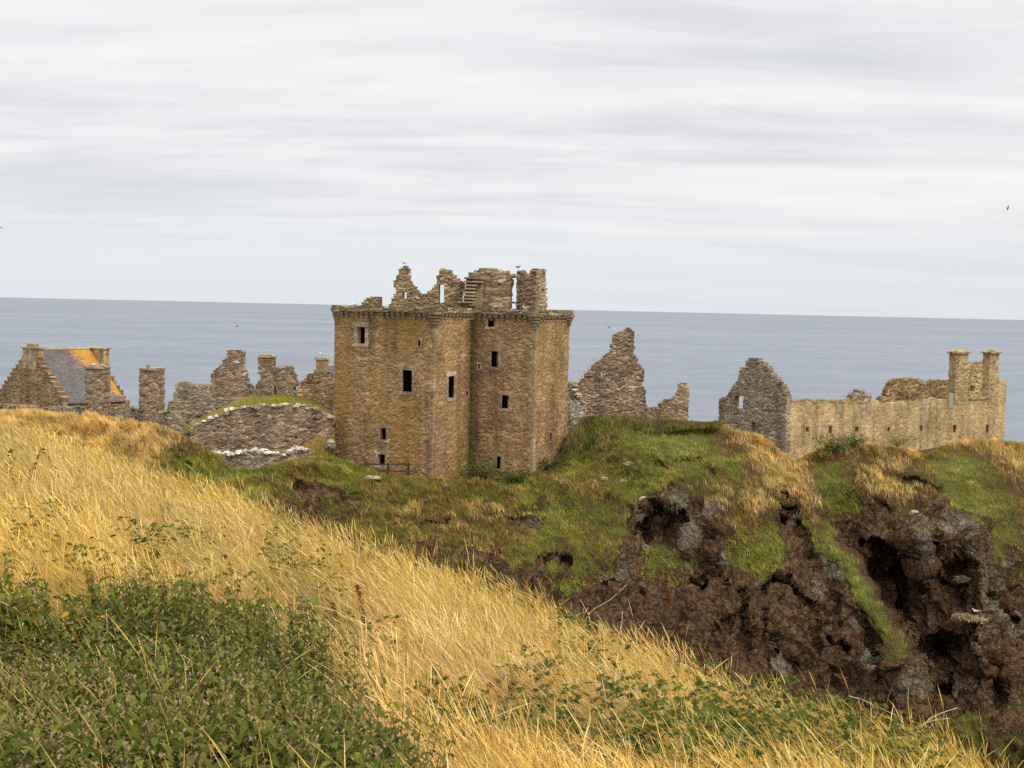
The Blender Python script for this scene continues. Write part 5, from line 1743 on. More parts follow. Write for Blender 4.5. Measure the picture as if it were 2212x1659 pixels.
def build_hill():
    xs = np.linspace(-60, 34, 300)
    ys = np.linspace(-18, 66, 280)
    X, Y = np.meshgrid(xs, ys)
    Z = hill_z(X, Y)
    idx = np.arange(X.size).reshape(X.shape)
    Q = np.stack([idx[:-1, :-1], idx[:-1, 1:], idx[1:, 1:], idx[1:, :-1]], -1).reshape(-1, 4)
    tag(link('near_hillside', mesh_np('near_hillside', np.stack([X, Y, Z], -1).reshape(-1, 3), Q, smooth_=True), MAT['soil']), kind='structure')


build_hill()


def ground_at(u, v, lift=.45):
    """point on the hillside whose growth, lift above it, shows at this place in the frame"""
    d = rays(u, v)
    t = np.linspace(3, 70, 1400)
    p = CPOS[None] + d[None] * t[:, None]
    below = p[:, 2] < hill_z(p[:, 0], p[:, 1]) + lift
    i = int(np.argmax(below)) if below.any() else int(np.argmin(p[:, 2] - hill_z(p[:, 0], p[:, 1])))
    q = p[i]
    return np.array([q[0], q[1], float(hill_z(q[0], q[1]))])


NETTLE = [(0, 1285), (120, 1290), (260, 1312), (400, 1342), (520, 1380), (640, 1425), (740, 1475), (820, 1545), (880, 1625), (920, 1730)]
PATCH = [(1620, 1600, 190, 90), (1820, 1620, 150, 80), (1920, 1660, 120, 60), (1450, 1640, 160, 60), (1700, 1510, 80, 40), (700, 1320, 90, 40), (200, 1250, 120, 35), (430, 1170, 70, 35), (1150, 1500, 90, 50), (1300, 1450, 60, 40), (650, 1240, 90, 40), (320, 1200, 90, 40), (120, 1130, 70, 40), (950, 1560, 60, 60), (1350, 1560, 120, 50), (1180, 1600, 120, 50), (1560, 1560, 130, 45),
         (1700, 1560, 120, 50), (1850, 1620, 140, 50), (1500, 1640, 160, 40), (620, 1150, 60, 30), (780, 1200, 60, 30), (820, 1420, 70, 30), (1500, 1480, 70, 30), (1250, 1380, 90, 30), (1000, 1620, 90, 50), (480, 1270, 60, 30), (60, 1180, 60, 50)]


def green_field(u, v):
    f = np.zeros_like(u)
    for (a, b, su, sv) in PATCH:
        f = np.maximum(f, np.exp(-((u - a) / su) ** 2 - ((v - b) / sv) ** 2))
    f += .25 * np.clip((v - 1480) / 180, 0, 1)
    return f


def scatter(n, ymin=3.6, ymax=40):
    """points on the hillside, thinning with distance"""
    k = 1.25
    r = rng.random(n)
    y = (ymin ** -k + r * (ymax ** -k - ymin ** -k)) ** (-1 / k)
    x = rng.uniform(-.5, .5, n) * (y * .96) + rng.uniform(-.8, .8, n)
    e = edge_d(x, y)
    k_ = e < 2.6
    x, y = x[k_], y[k_]
    B = np.stack([x, y, hill_z(x, y)], -1)
    u, v = to_px(B + np.array([0, 0, .4]))
    return B, u, v


STALK = [(0, .8), (.3, .7), (.6, .55), (.78, .5), (.83, 1.6), (.88, 2.3), (.94, 1.5), (1, .15)]
STRAW = np.array([(.69, .47, .135), (.77, .56, .20), (.58, .37, .09), (.83, .65, .28), (.65, .43, .105), (.49, .30, .075)])
YGREEN = np.array([(.26, .25, .05), (.18, .20, .035), (.34, .30, .08), (.13, .165, .03)])


def near_grass():
    B, u, v = scatter(560000)
    n = len(B)
    gf = green_field(u, v)
    vn = np.interp(u, [p[0] for p in NETTLE], [p[1] for p in NETTLE])
    nettle = (v > vn) & (u < 920)
    cl = np.sin(B[:, 0] * 2.7 + 2.1 * np.sin(B[:, 1] * 1.3)) * np.sin(B[:, 1] * 2.2 + 1.7 * np.sin(B[:, 0] * 1.9)) + .5 * np.sin(B[:, 0] * 6.1 + B[:, 1] * 4.3)
    keep = rng.random(n) < np.where(nettle, .065, np.clip(1.2 - .95 * gf, .28, 1)) * np.clip(.85 + .35 * cl, .3, 1)
    B, u, v, gf, nettle = B[keep], u[keep], v[keep], gf[keep], nettle[keep]
    n = len(B)
    dist = B[:, 1]
    stalk = rng.random(n) < .42
    clump = np.sin(B[:, 0] * 2.1 + 1.7 * np.sin(B[:, 1] * .9)) * np.sin(B[:, 1] * 1.6 + 1.1 * np.sin(B[:, 0] * 1.3))
    h = np.where(stalk, rng.uniform(.5, .9, n), rng.uniform(.2, .45, n)) * (1 + .15 * clump)
    h = np.where(rng.random(n) < .03, h * 1.3, h)
    h *= np.where(edge_d(B[:, 0], B[:, 1]) > -1.5, .85, 1)
    green = (~stalk) & (rng.random(n) < np.clip(gf * 1.1 - .05, .07, .9))
    col = pick(STRAW, n)
    # patches of warmer and paler straw
    tn = np.array([(noise.noise(Vector(p * 1.6)), noise.noise(Vector(p * .5 + np.array([7.0, 3, 1])))) for p in B])
    col *= (1 + .10 * clump + .38 * tn[:, 0] + .25 * tn[:, 1])[:, None]
    warm = np.sin(B[:, 0] * .8 + 2) * np.sin(B[:, 1] * .5)
    col[:, 2] *= 1 - .22 * warm
    col[green] = pick(YGREEN, green.sum())
    lean = np.stack([rng.normal(-.40, .22, n), rng.normal(.02, .22, n), -rng.uniform(.0, .18, n)], -1)
    lean[:, 0] += .12 * clump
    fall = rng.random(n) < .12
    lean[fall, 0] += rng.normal(-.15, .5, fall.sum())
    lean[fall, 1] += rng.normal(0, .4, fall.sum())
    oth = (rng.random(n) < .18) & ~green
    col[oth] = pick(np.array([(.30, .24, .07), (.24, .22, .05), (.30, .18, .07), (.38, .24, .10), (.20, .13, .05)]), oth.sum())
    lean *= h[:, None]
    w = (.0012 + .0002 * dist) * rng.uniform(.8, 1.3, n)
    wang = rng.uniform(-1.1, 1.1, n)
    parts = []
    m = stalk
    ln = lean[m].copy()
    parts.append(ribbons(B[m], h[m], ln, w[m] * .85, STALK, wang[m], col[m]))
    m = ~stalk
    parts.append(ribbons(B[m], h[m], lean[m] * 1.3, w[m] * 1.0, [(0, .9), (.35, .9), (.65, .6), (1, .08)], wang[m], col[m]))
    V, Q, C = join(parts)
    tag(link('dry_grass', mesh_np('dry_grass', V, Q, C), MAT['straw']), 'tall dry straw coloured seeding grass leaning left across the near slope', 'grass', kind='stuff')


near_grass()

LEAFG = np.array([(.08, .108, .016), (.112, .14, .022), (.055, .08, .014), (.155, .17, .03), (.09, .10, .02), (.135, .12, .035)])
BRAM = np.array([(.07, .095, .02), (.095, .12, .026), (.05, .07, .016), (.13, .145, .036), (.08, .10, .024), (.11, .125, .03), (.075, .10, .022), (.12, .10, .035)])


def leaves_np(C, A, Nn, L, W, col, droop=.25, fold=.12):
    """ovate leaves: C base point, A direction along the leaf, Nn face normal; 5 sections, folded along the midrib"""
    n = len(C)
    A = A / (np.linalg.norm(A, axis=1)[:, None] + 1e-9)
    S = np.cross(A, Nn)
    S /= np.linalg.norm(S, axis=1)[:, None] + 1e-9
    Nn = np.cross(S, A)
    ts = np.array([0, .22, .5, .78, 1.0])
    ws = np.array([.06, .82, 1.0, .62, .03])
    mid = C[:, None] + A[:, None] * (L[:, None] * ts)[..., None]
    mid = mid - np.array([0, 0, 1.0])[None, None] * (droop * L[:, None] * ts[None] ** 2)[..., None]
    hw = .5 * W[:, None] * ws[None]
    up = Nn[:, None] * (hw * fold * 2)[..., None]
    a = mid - S[:, None] * hw[..., None] + up
    b = mid + S[:, None] * hw[..., None] + up
    V = np.stack([a, mid, b], 2).reshape(n * 15, 3)
    o = (np.arange(n) * 15)[:, None, None, None]
    i = (np.arange(4) * 3)[None, :, None, None]
    q = np.array([[0, 1, 4, 3], [1, 2, 5, 4]])[None, None]
    Q = (o + i + q).reshape(-1, 4)
    return V, Q, np.repeat(col, 15, axis=0)


def unit(a, e):
    return np.stack([np.cos(a) * np.cos(e), np.sin(a) * np.cos(e), np.sin(e)], -1)


def nettle_bed():
    B, u, v = scatter(24000, 3.6, 16)
    vn = np.interp(u, [p[0] for p in NETTLE], [p[1] for p in NETTLE])
    k = (v > vn + rng.normal(0, 12, len(u))) & (u < 930) & (u > -120)
    B = B[k]
    cn = np.array([noise.noise(Vector(p * 1.1)) for p in B])
    B, cn = B[cn > -.3][:4200], cn[cn > -.3][:4200]
    n = len(B)
    h = rng.uniform(.4, .8, n) * (1 + .45 * cn)
    lean = np.stack([rng.normal(-.08, .1, n), rng.normal(0, .1, n), np.zeros(n)], -1)
    parts = []
    V, Q, C = ribbons(B, h, lean, np.full(n, .006), [(0, 1), (.5, .9), (1, .6)], rng.uniform(-1, 1, n), pick(np.array([(.10, .10, .04), (.13, .09, .05)]), n))
    parts.append((V, Q, C))
    for j in range(9):
        f = .38 + .07 * j
        c = B + np.stack([np.zeros(n), np.zeros(n), h * f * (1 - .0)], -1) + lean * (f ** 1.8)
        a0 = rng.uniform(0, 6.3, n)
        for s in (0, math.pi):
            a = a0 + s + (j % 2) * 1.57
            L = rng.uniform(.044, .078, n) * (1.25 - .55 * f)
            A = unit(a, rng.uniform(-.35, .2, n))
            Nn = unit(a + math.pi, np.full(n, 1.1))
            parts.append(leaves_np(c, A, Nn, L, L * .55, pick(LEAFG, n) * (1 + .25 * (f - .6)), droop=.55))
    # brown flower tassels at the tops
    m = rng.random(n) < .7
    Bt, ht, lt = B[m], h[m], lean[m]
    for j in range(7):
        c = Bt + lt + np.stack([rng.normal(0, .012, m.sum()), rng.normal(0, .012, m.sum()), ht * (.86 + .05 * j)], -1)
        a = rng.uniform(0, 6.3, m.sum())
        L = rng.uniform(.010, .020, m.sum())
        parts.append(leaves_np(c, unit(a, np.full(m.sum(), -.2)), unit(a + 3, np.full(m.sum(), .9)), L, L * .6, pick(np.array([(.26, .18, .09), (.32, .23, .12), (.2, .15, .07)]), m.sum()), droop=.5))
    V, Q, C = join(parts)
    tag(link('nettle_bed', mesh_np('nettle_bed', V, Q, C), MAT['leaf']), 'dense dark green bed of nettles with brownish flowering tops in the corner of the slope', 'nettles', kind='stuff')


nettle_bed()


def bramble_cover():
    """low bramble leaves creeping through the grass"""
    B, u, v = scatter(110000, 3.6, 24)
    gf = green_field(u, v)
    vn = np.interp(u, [p[0] for p in NETTLE], [p[1] for p in NETTLE])
    inn = (v > vn + 60) & (u < 900)
    k = rng.random(len(u)) < np.where(inn, .14, np.clip(gf * 1.2 - .38, 0, 1) * .72)
    B = B[k]
    n = len(B)
    hz = rng.uniform(.12, .68, n) * np.where(B[:, 1] > 14, .8, 1)
    c0 = B + np.stack([rng.normal(0, .05, n), rng.normal(0, .05, n), hz], -1)
    parts = []
    a0 = rng.uniform(0, 6.3, n)
    tone = pick(BRAM, n)
    odd = rng.random(n)
    tone[odd < .02] = np.array([.38, .26, .03])
    tone[(odd > .02) & (odd < .05)] = np.array([.20, .17, .03])
    for s in (-.95, 0, .95):
        L = rng.uniform(.032, .06, n) * (1.15 if s == 0 else .9)
        A = unit(a0 + s, rng.uniform(-.4, .4, n))
        tilt = unit(rng.uniform(0, 6.3, n), rng.uniform(.7, 1.5, n))
        parts.append(leaves_np(c0, A, tilt, L, L * .78, tone * rng.uniform(.85, 1.15, (n, 1)), droop=.2))
    V, Q, C = join(parts)
    tag(link('bramble_leaves', mesh_np('bramble_leaves', V, Q, C), MAT['leaf']), 'low green bramble leaves creeping among the dry grass of the near slope', 'bramble undergrowth', kind='stuff')


bramble_cover()


def bramble(label, u, v, canes, seed, lift=.1, dense=1.0, red=False):
    """canes: lists of frame points, root first; each arches up from the slope"""
    global rng
    rg = np.random.default_rng(seed)
    g = ground_at(u, v, lift)
    e = empty('bramble_plant', g, label, 'bramble', 'bramble plants on the near slope')
    Y = g[1]
    mb = MB()
    lv = []
    for cane in canes:
        pts = [at(a, b, Y + .1 * i * (1 if len(cane) % 2 else -1)) for i, (a, b) in enumerate(cane)]
        # smooth the cane
        P = np.array(pts)
        t = np.linspace(0, len(P) - 1, 6 * (len(P) - 1) + 1)
        S = np.stack([np.interp(t, range(len(P)), P[:, k]) for k in range(3)], -1)
        for _ in range(4):
            S[1:-1] = (S[:-2] + 2 * S[1:-1] + S[2:]) / 4
        r0 = .0045 + .0001 * Y
        mb.tube(S, np.linspace(r0, r0 * .5, len(S)), 5)
        ns = max(3, int(np.linalg.norm(np.diff(S, axis=0), axis=1).sum() / .075 * dense))
        for q in range(ns):
            f = .18 + .82 * (q + rg.random()) / ns
            i = int(f * (len(S) - 1) * .999)
            lv.append((S[i], rg.uniform(0, 6.3)))
    mb.build('cane', MAT['bark'], e, g, True)
    c = np.array([l[0] for l in lv])
    a0 = np.array([l[1] for l in lv])
    n = len(c)
    old = rng
    rng = rg
    parts = []
    tone = pick(BRAM if not red else np.array([(.10, .07, .04), (.06, .09, .025), (.09, .05, .035)]), n) * 1.15
    c2_ = c + unit(a0, rg.uniform(-.1, .5, n)) * .025
    for s in (-1.0, 0, 1.0):
        L = rg.uniform(.035, .06, n)
        parts.append(leaves_np(c2_, unit(a0 + s, rg.uniform(-.5, .4, n)), unit(rg.uniform(0, 6.3, n), rg.uniform(.5, 1.4, n)), L, L * .8, tone, droop=.25))
    rng = old
    V, Q, C = join(parts)
    link('leaves', mesh_np('leaves', V - g, Q, C), MAT['leaf'], e)


q = lambda ox, oy, k, pts: [(ox + k * x, oy + k * y) for x, y in pts]
qa = lambda pts: q(0, 864, 1 / 3, pts)            # views of the photograph the plants were measured in
qb = lambda pts: q(0, 1198, 1 / 3, pts)
qc = lambda pts: q(633.6, 979.3, .3385, pts)
qd = lambda pts: q(691.2, 1255.8, .3385, pts)
qe = lambda pts: q(1382.5, 1255.8, .375, pts)


def near_plants():
    bramble('leafy green bramble shoot with a tall bare side stem at the far left edge', 33, 1062, [qa([(110, 600), (105, 500), (80, 400), (70, 335), (95, 325)]), qa([(110, 580), (130, 500), (145, 435)]), qa([(105, 600), (90, 520), (60, 430), (35, 410)]), qa([(175, 535), (215, 470), (245, 370), (275, 310)])], 1)
    bramble('thin dark bramble spray arching through pale grass right of the leafy shoot', 190, 1060, [qa([(390, 690), (440, 630), (520, 610), (560, 570), (600, 545)]), qa([(505, 520), (515, 470), (545, 440)]), qa([(560, 640), (640, 600), (720, 570)])], 2, red=True)
    bramble('dark arching bramble cane curving over itself amid bright straw', 290, 1110, [qa([(615, 710), (660, 665), (740, 660), (830, 690), (900, 740)]), qa([(740, 790), (790, 750), (860, 720), (940, 740)])], 3)
    bramble('bramble with a few round leaves held above the pale grass crest', 390, 1060, [qa([(1215, 660), (1180, 610), (1130, 565), (1060, 580), (1000, 620)]), qa([(1130, 720), (1200, 650), (1290, 600), (1300, 540)]), qa([(1200, 760), (1260, 720), (1340, 690)])], 4)
    bramble('bushy bramble clump sticking up beside the slope edge below the fence', 620, 1140, [qa([(1720, 930), (1780, 820), (1850, 720), (1900, 640), (1960, 620)]), qa([(1720, 900), (1740, 800), (1790, 720)]), qa([(1760, 900), (1860, 820), (1940, 760), (2000, 700)]), qa([(1700, 920), (1660, 850), (1680, 800)]), qa([(1780, 920), (1900, 880), (2020, 830)])], 5, dense=1.6)
    bramble('upright forked bramble with dark green leaves against golden straw', 775, 1230, [qc([(435, 770), (450, 690), (490, 620), (530, 555)]), qc([(435, 760), (470, 680), (540, 600)]), qc([(430, 750), (380, 680), (310, 640)]), qc([(450, 700), (410, 600), (390, 560)]), qc([(420, 760), (330, 700), (240, 580)])], 6, dense=1.3)
    bramble('small bramble arch bowing over the straw in mid slope', 1010, 1270, [qc([(1015, 870), (1060, 825), (1110, 825), (1160, 860), (1190, 890)])], 7)
    bramble('long drooping bramble with pale round leaves over a bare dark stem', 1150, 1480, [qd([(1495, 970), (1505, 800), (1470, 690), (1380, 610), (1250, 560), (1100, 510)]), qd([(1380, 640), (1290, 600), (1200, 540)]), qd([(1500, 780), (1440, 720), (1360, 640)])], 8, dense=1.4)
    bramble('big leaved bramble at the edge of the nettle bed', 800, 1470, [qd([(410, 880), (420, 780), (470, 690), (560, 640), (650, 620)]), qd([(400, 870), (350, 740), (290, 680)]), qd([(410, 860), (480, 780), (560, 760)])], 9, dense=1.8)
    bramble('broad green bramble shoots rising from the top of the nettles', 590, 1370, [qb([(1740, 600), (1745, 480), (1730, 390), (1720, 360)]), qb([(1745, 560), (1800, 450), (1830, 400)]), qb([(1740, 600), (1690, 480), (1640, 400)]), qb([(1760, 600), (1880, 560), (2000, 460)])], 10, dense=1.5)
    bramble('brown looping bramble cane with few leaves low in the middle', 950, 1600, [qd([(600, 1100), (700, 970), (810, 900), (920, 905)]), qd([(860, 970), (980, 960), (1080, 1000), (1180, 1170)])], 11, dense=.5)
    bramble('dense bramble thicket with arching canes at the lower right edge', 1720, 1600, [qe([(700, 780), (760, 740), (860, 760), (900, 840)]), qe([(640, 700), (760, 620), (860, 540), (930, 570)]), qe([(1160, 900), (1170, 760), (1150, 680), (1080, 650)]), qe([(1250, 900), (1240, 800), (1280, 790)]), qe([(900, 940), (1000, 860), (1110, 820), (1150, 900)]), qe([(480, 700), (560, 640), (700, 650), (820, 690)])], 12, dense=1.8)
    bramble('sparse bramble tip hanging over the cliff side of the thicket', 1930, 1600, [qe([(1560, 1060), (1600, 940), (1640, 900), (1700, 960)]), qe([(1420, 1000), (1500, 920), (1560, 930)]), qe([(1500, 1075), (1380, 930), (1290, 900)])], 13, dense=1.1)
    bramble('low bramble with a curling cane in the right hand grass', 1300, 1440, [qd([(1600, 620), (1700, 500), (1820, 480), (1945, 490)]), qd([(1840, 700), (1900, 600), (2080, 580)]), qd([(2000, 700), (2100, 600), (2200, 570)])], 14, dense=1.0)

    def twig(label, lines_, u, v, r=.004, mat='dry'):
        g = ground_at(u, v, .2)
        mb = MB()
        for i, ln in enumerate(lines_):
            P = np.array([at(a, b, g[1] + .03 * i) for a, b in ln])
            t = np.linspace(0, len(P) - 1, 5 * (len(P) - 1) + 1)
            S = np.stack([np.interp(t, range(len(P)), P[:, k]) for k in range(3)], -1)
            for _ in range(3):
                S[1:-1] = (S[:-2] + 2 * S[1:-1] + S[2:]) / 4
            rr = (r + .00012 * g[1]) * (1 if i == 0 else .75)
            mb.tube(S, np.linspace(rr, rr * .6, len(S)), 5)
        o = mb.build('dry_stem', MAT[mat], None, g, True)
        tag(o, label, 'dry stem', 'dry stems on the near slope')
    twig('bleached bare stem leaning left out of the nettle bed', [qb([(380, 610), (310, 480), (260, 360), (222, 260), (220, 170)])], 110, 1380, .006)
    twig('pale S shaped bare stem standing among the nettles', [qb([(510, 890), (580, 820), (660, 720), (700, 560), (690, 360)])], 220, 1450, .006)
    twig('short hooked pale stem in the upper nettles', [qb([(390, 470), (388, 380), (375, 320), (345, 280)])], 128, 1340, .004)
    twig('long white stalk rising nearly straight from the right hand grass', [qd([(1820, 690), (1850, 540), (1880, 420), (1925, 300), (1930, 190)])], 1307, 1489, .005)
    twig('slim straight twig slanting up past the slope edge', [qc([(1840, 1110), (1900, 1000), (2020, 940), (2125, 840)])], 1280, 1350, .004)
    twig('broken pale twig with a kinked tip in the straw', [qa([(650, 970), (730, 900), (830, 840)]), qa([(860, 910), (875, 880)])], 240, 1185, .004)
    twig('forked straw pale stem leaning right above the nettles', [qb([(1180, 300), (1215, 180), (1255, 60)]), qb([(1090, 270), (1150, 220), (1200, 160)])], 395, 1290, .005)
    twig('bare tan twigs lying along the bottom of the nettle bed', [qb([(260, 1270), (400, 1180), (560, 1140), (820, 1125)]), qb([(280, 1230), (420, 1200), (580, 1185)])], 150, 1590, .005)
    twig('brown bowed cane arching over the low nettles', [qb([(1000, 1200), (1100, 1110), (1230, 1070), (1340, 1100), (1420, 1200)])], 400, 1580, .004, 'bark')
    twig('tangle of grey twigs reaching right over the cliff edge', [qe([(1390, 970), (1500, 900), (1600, 850), (1700, 770), (1830, 728)]), qe([(1580, 850), (1680, 800), (1785, 788)]), qe([(1440, 960), (1560, 880), (1660, 850), (1690, 820)])], 1930, 1600, .004)
    twig('thin forked twigs curving down past the thicket', [qe([(1200, 660), (1280, 680), (1360, 720), (1480, 775)]), qe([(1270, 730), (1340, 780), (1420, 850)]), qe([(1365, 700), (1370, 760), (1340, 790)])], 1850, 1540, .0035)
    twig('loose grey stems looping beyond the thicket bottom', [qe([(1600, 1050), (1690, 960), (1720, 1000), (1740, 1075)]), qe([(1650, 890), (1700, 940), (1760, 1030), (1890, 1030)]), qe([(1540, 1060), (1640, 1020), (1790, 1010), (1900, 1060)]), qe([(1875, 1075), (1882, 1020), (1905, 975)])], 1990, 1640, .0035)

    def dock(label, ln, seed):
        rg = random.Random(seed)
        g = ground_at(*ln[0], .1)
        P = np.array([at(a, b, g[1] - .02 * i) for i, (a, b) in enumerate(ln)])
        e = empty('dock_plant', g, label, 'dock plant', 'dry dock plants')
        t = np.linspace(0, len(P) - 1, 30)
        S = np.stack([np.interp(t, range(len(P)), P[:, k]) for k in range(3)], -1)
        mb = MB()
        mb.tube(S, np.linspace(.007, .004, len(S)), 5)
        mb.build('stem', MAT['dock'], e, g, True)
        mb = MB()
        for i in range(330):
            f = rg.random() ** .9
            c = S[int(f * 28.9)]
            w = .035 * (1 - .55 * f) + .006
            a = rg.uniform(0, 6.3)
            d = rg.uniform(.1, 1) * w
            mb.rock((c[0] + d * math.cos(a), c[1] + d * math.sin(a), c[2] + rg.uniform(-.01, .01)), rg.uniform(.006, .011), (1, 1, .8), 4, 2, .3)
        mb.build('seed_head', MAT['dock'], e, g)
    dock('tall rust brown seeding dock spike standing in the straw', qc([(500, 1280), (475, 1150), (445, 1000), (405, 830)]), 1)
    dock('shorter rust brown dock spike left of the tall one', qc([(330, 1250), (300, 1110), (270, 1020), (245, 950)]), 2)
    dock('single brown dock spike rising above the slope edge on the right', qe([(170, 130), (160, 70), (152, 10), (150, -60)]), 3)
    dock('faded green brown dock spike beside the drooping bramble', qd([(1240, 960), (1235, 850), (1225, 740), (1220, 640)]), 4)


near_plants()


# ------------------------------------------------------------------ bushes and rank growth around the castle
def bush(label, u, v, Y, w, h, n, pal, stems=3, seed=1, leaf=.16, name='bush', cat='bush'):
    g = at(u, v, Y)
    e = empty(name, g, label, cat)
    rg = np.random.default_rng(seed)
    mb = MB()
    cl = []
    for i in range(stems * 4):
        a = rg.uniform(0, 6.3)
        tip = np.array([math.cos(a) * w * .42 * rg.random() ** .5, math.sin(a) * w * .3 * rg.random() ** .5, h * rg.uniform(.45, .95)])
        mb.tube([g + np.array([0, 0, -.2]), g + tip * np.array([.5, .5, .5]), g + tip * .8], [.03, .02, .01], 5)
        cl.append(tip)
    mb.build('stems', MAT['bark'], e, g)
    cl = np.array(cl)
    k = rg.integers(0, len(cl), n)
    c = cl[k] * rg.uniform(.1, 1.05, (n, 1)) * np.array([1.15, 1.15, 1]) + rg.normal(0, 1, (n, 3)) * np.array([w * .13, w * .11, h * .11])
    c[:, 2] = np.abs(c[:, 2])
    a = rg.uniform(0, 6.3, n)
    L = rg.uniform(.6, 1.4, n) * leaf
    V, Q, C = leaves_np(c, unit(a, rg.uniform(-.6, .7, n)), unit(rg.uniform(0, 6.3, n), rg.uniform(.2, 1.4, n)), L, L * .6, pick(pal, n), droop=.2)
    link('leaves', mesh_np('leaves', V, Q, C), MAT['leaf'], e)


DARKG = np.array([(.045, .08, .018), (.065, .11, .024), (.085, .13, .03), (.04, .065, .016)])
YG = np.array([(.16, .17, .03), (.22, .21, .05), (.12, .14, .03)])


def castle_plants():
    bush('dark leafy green bush growing in the recessed corner at the tower foot', 1035, 1045, 119.2, 4.2, 2.6, 1500, DARKG, seed=1)
    bush('yellow green weedy bush left of the dark bush at the tower foot', 1000, 1040, 118.0, 1.8, 2.0, 420, YG, seed=2, leaf=.12)
    bush('low dark green scrub along the wall under the tower doorway', 1110, 1040, 118.6, 4.2, 1.3, 900, DARKG, seed=3)
    bush('small dark shrub at the right foot of the tower', 1185, 1012, 121.0, 2.6, 1.1, 420, DARKG, seed=4)
    bush('golden brown dried bush against the stepped wall right of the lone gable', 1450, 922, 129.5, 3.0, 2.0, 700, np.array([(.34, .19, .05), (.42, .25, .07), (.26, .15, .04)]), seed=5, leaf=.12)
    bush('yellowish feathery bush growing against the long pale wall', 1938, 962, 128.4, 5.0, 1.5, 1100, np.array([(.30, .25, .08), (.36, .30, .11), (.22, .20, .06)]), seed=6, leaf=.14)
    bush('dark green sprawling bush at the base of the long pale wall', 1800, 975, 124.8, 5.2, 1.9, 1100, DARKG, seed=7)
    bush('short dark green bush above the dark one near the pale wall', 1845, 962, 126.0, 3.4, 1.4, 500, DARKG, seed=8)
    # rank herbs between the keep and the lone gable
    n = 9000
    u = rng.uniform(1225, 1560, n)
    lo = np.interp(u, [1225, 1245, 1265, 1340, 1400, 1560], [985, 985, 990, 960, 935, 922])
    hi = np.interp(u, [1225, 1245, 1265, 1340, 1400, 1560], [950, 924, 908, 905, 912, 914])
    f = rng.random(n) ** 1.3 * np.interp(u, [1225, 1400, 1560], [1, 1, .5]) * rng.uniform(.6, 1.1, n)
    v = lo * f + hi * (1 - f) + 4
    Y = np.interp(u, [1225, 1245, 1265, 1340, 1560], [125, 127, 130, 131.5, 129.5]) - f * np.interp(u, [1225, 1340, 1560], [6, 9, 3]) - .3
    B = at(u, v, Y)
    brown = rng.random(n) < .14
    col = pick(np.concatenate([DARKG * 1.5, DARKG * 1.2, GREEN * .7]), n)
    col[brown] = pick(np.array([(.20, .11, .05), (.26, .15, .07), (.15, .09, .04)]), brown.sum())
    h = np.where(brown, rng.uniform(.6, 1.3, n), rng.uniform(.35, .95, n))
    tn = np.array([(noise.noise(Vector(p * .8)), noise.noise(Vector(p * .3))) for p in B])
    col = col * np.clip(1.1 + .7 * tn[:, 0] + .5 * tn[:, 1], .4, 2)[:, None]
    h = h * np.interp(u, [1225, 1340, 1420, 1560], [1, 1, .6, .4]) * (1 + .6 * tn[:, 0])
    lean = np.stack([rng.normal(-.1, .22, n), rng.normal(-.1, .2, n), np.zeros(n)], -1) * h[:, None]
    V, Q, C = ribbons(B, h, lean, rng.uniform(.05, .13, n), [(0, .8), (.4, 1), (.75, .8), (1, .2)], rng.uniform(-1.2, 1.2, n), col)
    tag(link('rough_herbage', mesh_np('rough_herbage', V, Q, C), MAT['grass']), 'tall dark weeds and brown dead stalks between the tower and the lone gable', 'weeds', kind='stuff')


castle_plants()


# ------------------------------------------------------------------ birds
def loft(mb, rings, n=8):
    vs = []
    for (x, y, z, ry, rz) in rings:
        for k in range(n):
            a = 2 * math.pi * k / n
            vs.append((x, y + ry * math.cos(a), z + rz * math.sin(a)))
    fs = [(i * n + k, i * n + (k + 1) % n, (i + 1) * n + (k + 1) % n, (i + 1) * n + k) for i in range(len(rings) - 1) for k in range(n)]
    fs += [tuple(range(n - 1, -1, -1)), tuple((len(rings) - 1) * n + k for k in range(n))]
    mb.add(vs, fs)


def perched(label, u, v, Y, face=1, mat='feather', wing='wing', sc=1.0, sit=False, cat='seagull', name='seagull', group='perched seabirds'):
    """v: where the feet (or belly) rest"""
    g = at(u, v, Y)
    e = empty(name, g, label, cat, group)
    e.rotation_euler = (0, 0, 0 if face > 0 else math.pi)
    e.scale = (sc, sc, sc)
    lift = .02 if sit else .13
    mb = MB()
    loft(mb, [(-.33, 0, lift + .17, .012, .008), (-.26, 0, lift + .16, .045, .02), (-.16, 0, lift + .13, .075, .06), (-.02, 0, lift + .12, .095, .095), (.10, 0, lift + .15, .085, .09), (.17, 0, lift + .22, .055, .06), (.20, 0, lift + .29, .048, .05), (.235, 0, lift + .315, .045, .045), (.27, 0, lift + .31, .022, .024)])
    mb.build('body', MAT[mat], e, (0, 0, 0), True)
    mb = MB()
    loft(mb, [(.262, 0, lift + .308, .014, .016), (.32, 0, lift + .297, .008, .012), (.335, 0, lift + .285, .003, .004)], 6)
    mb.build('beak', MAT['beak'], e)
    for s in (-1, 1):
        mb = MB()
        loft(mb, [(.10, s * .08, lift + .18, .015, .03), (0, s * .097, lift + .165, .018, .065), (-.16, s * .075, lift + .165, .014, .045), (-.30, s * .03, lift + .18, .008, .02), (-.42, s * .01, lift + .18, .003, .006)], 6)
        mb.build('wing', MAT[wing], e, (0, 0, 0), True)
        if not sit:
            mb = MB()
            mb.tube([(.0, s * .035, lift + .05), (.01, s * .035, 0.005)], .008, 5)
            mb.tube([(.01, s * .035, .008), (.06, s * .04, .008)], .008, 4)
            mb.build('leg', MAT['legs'], e)
    return e


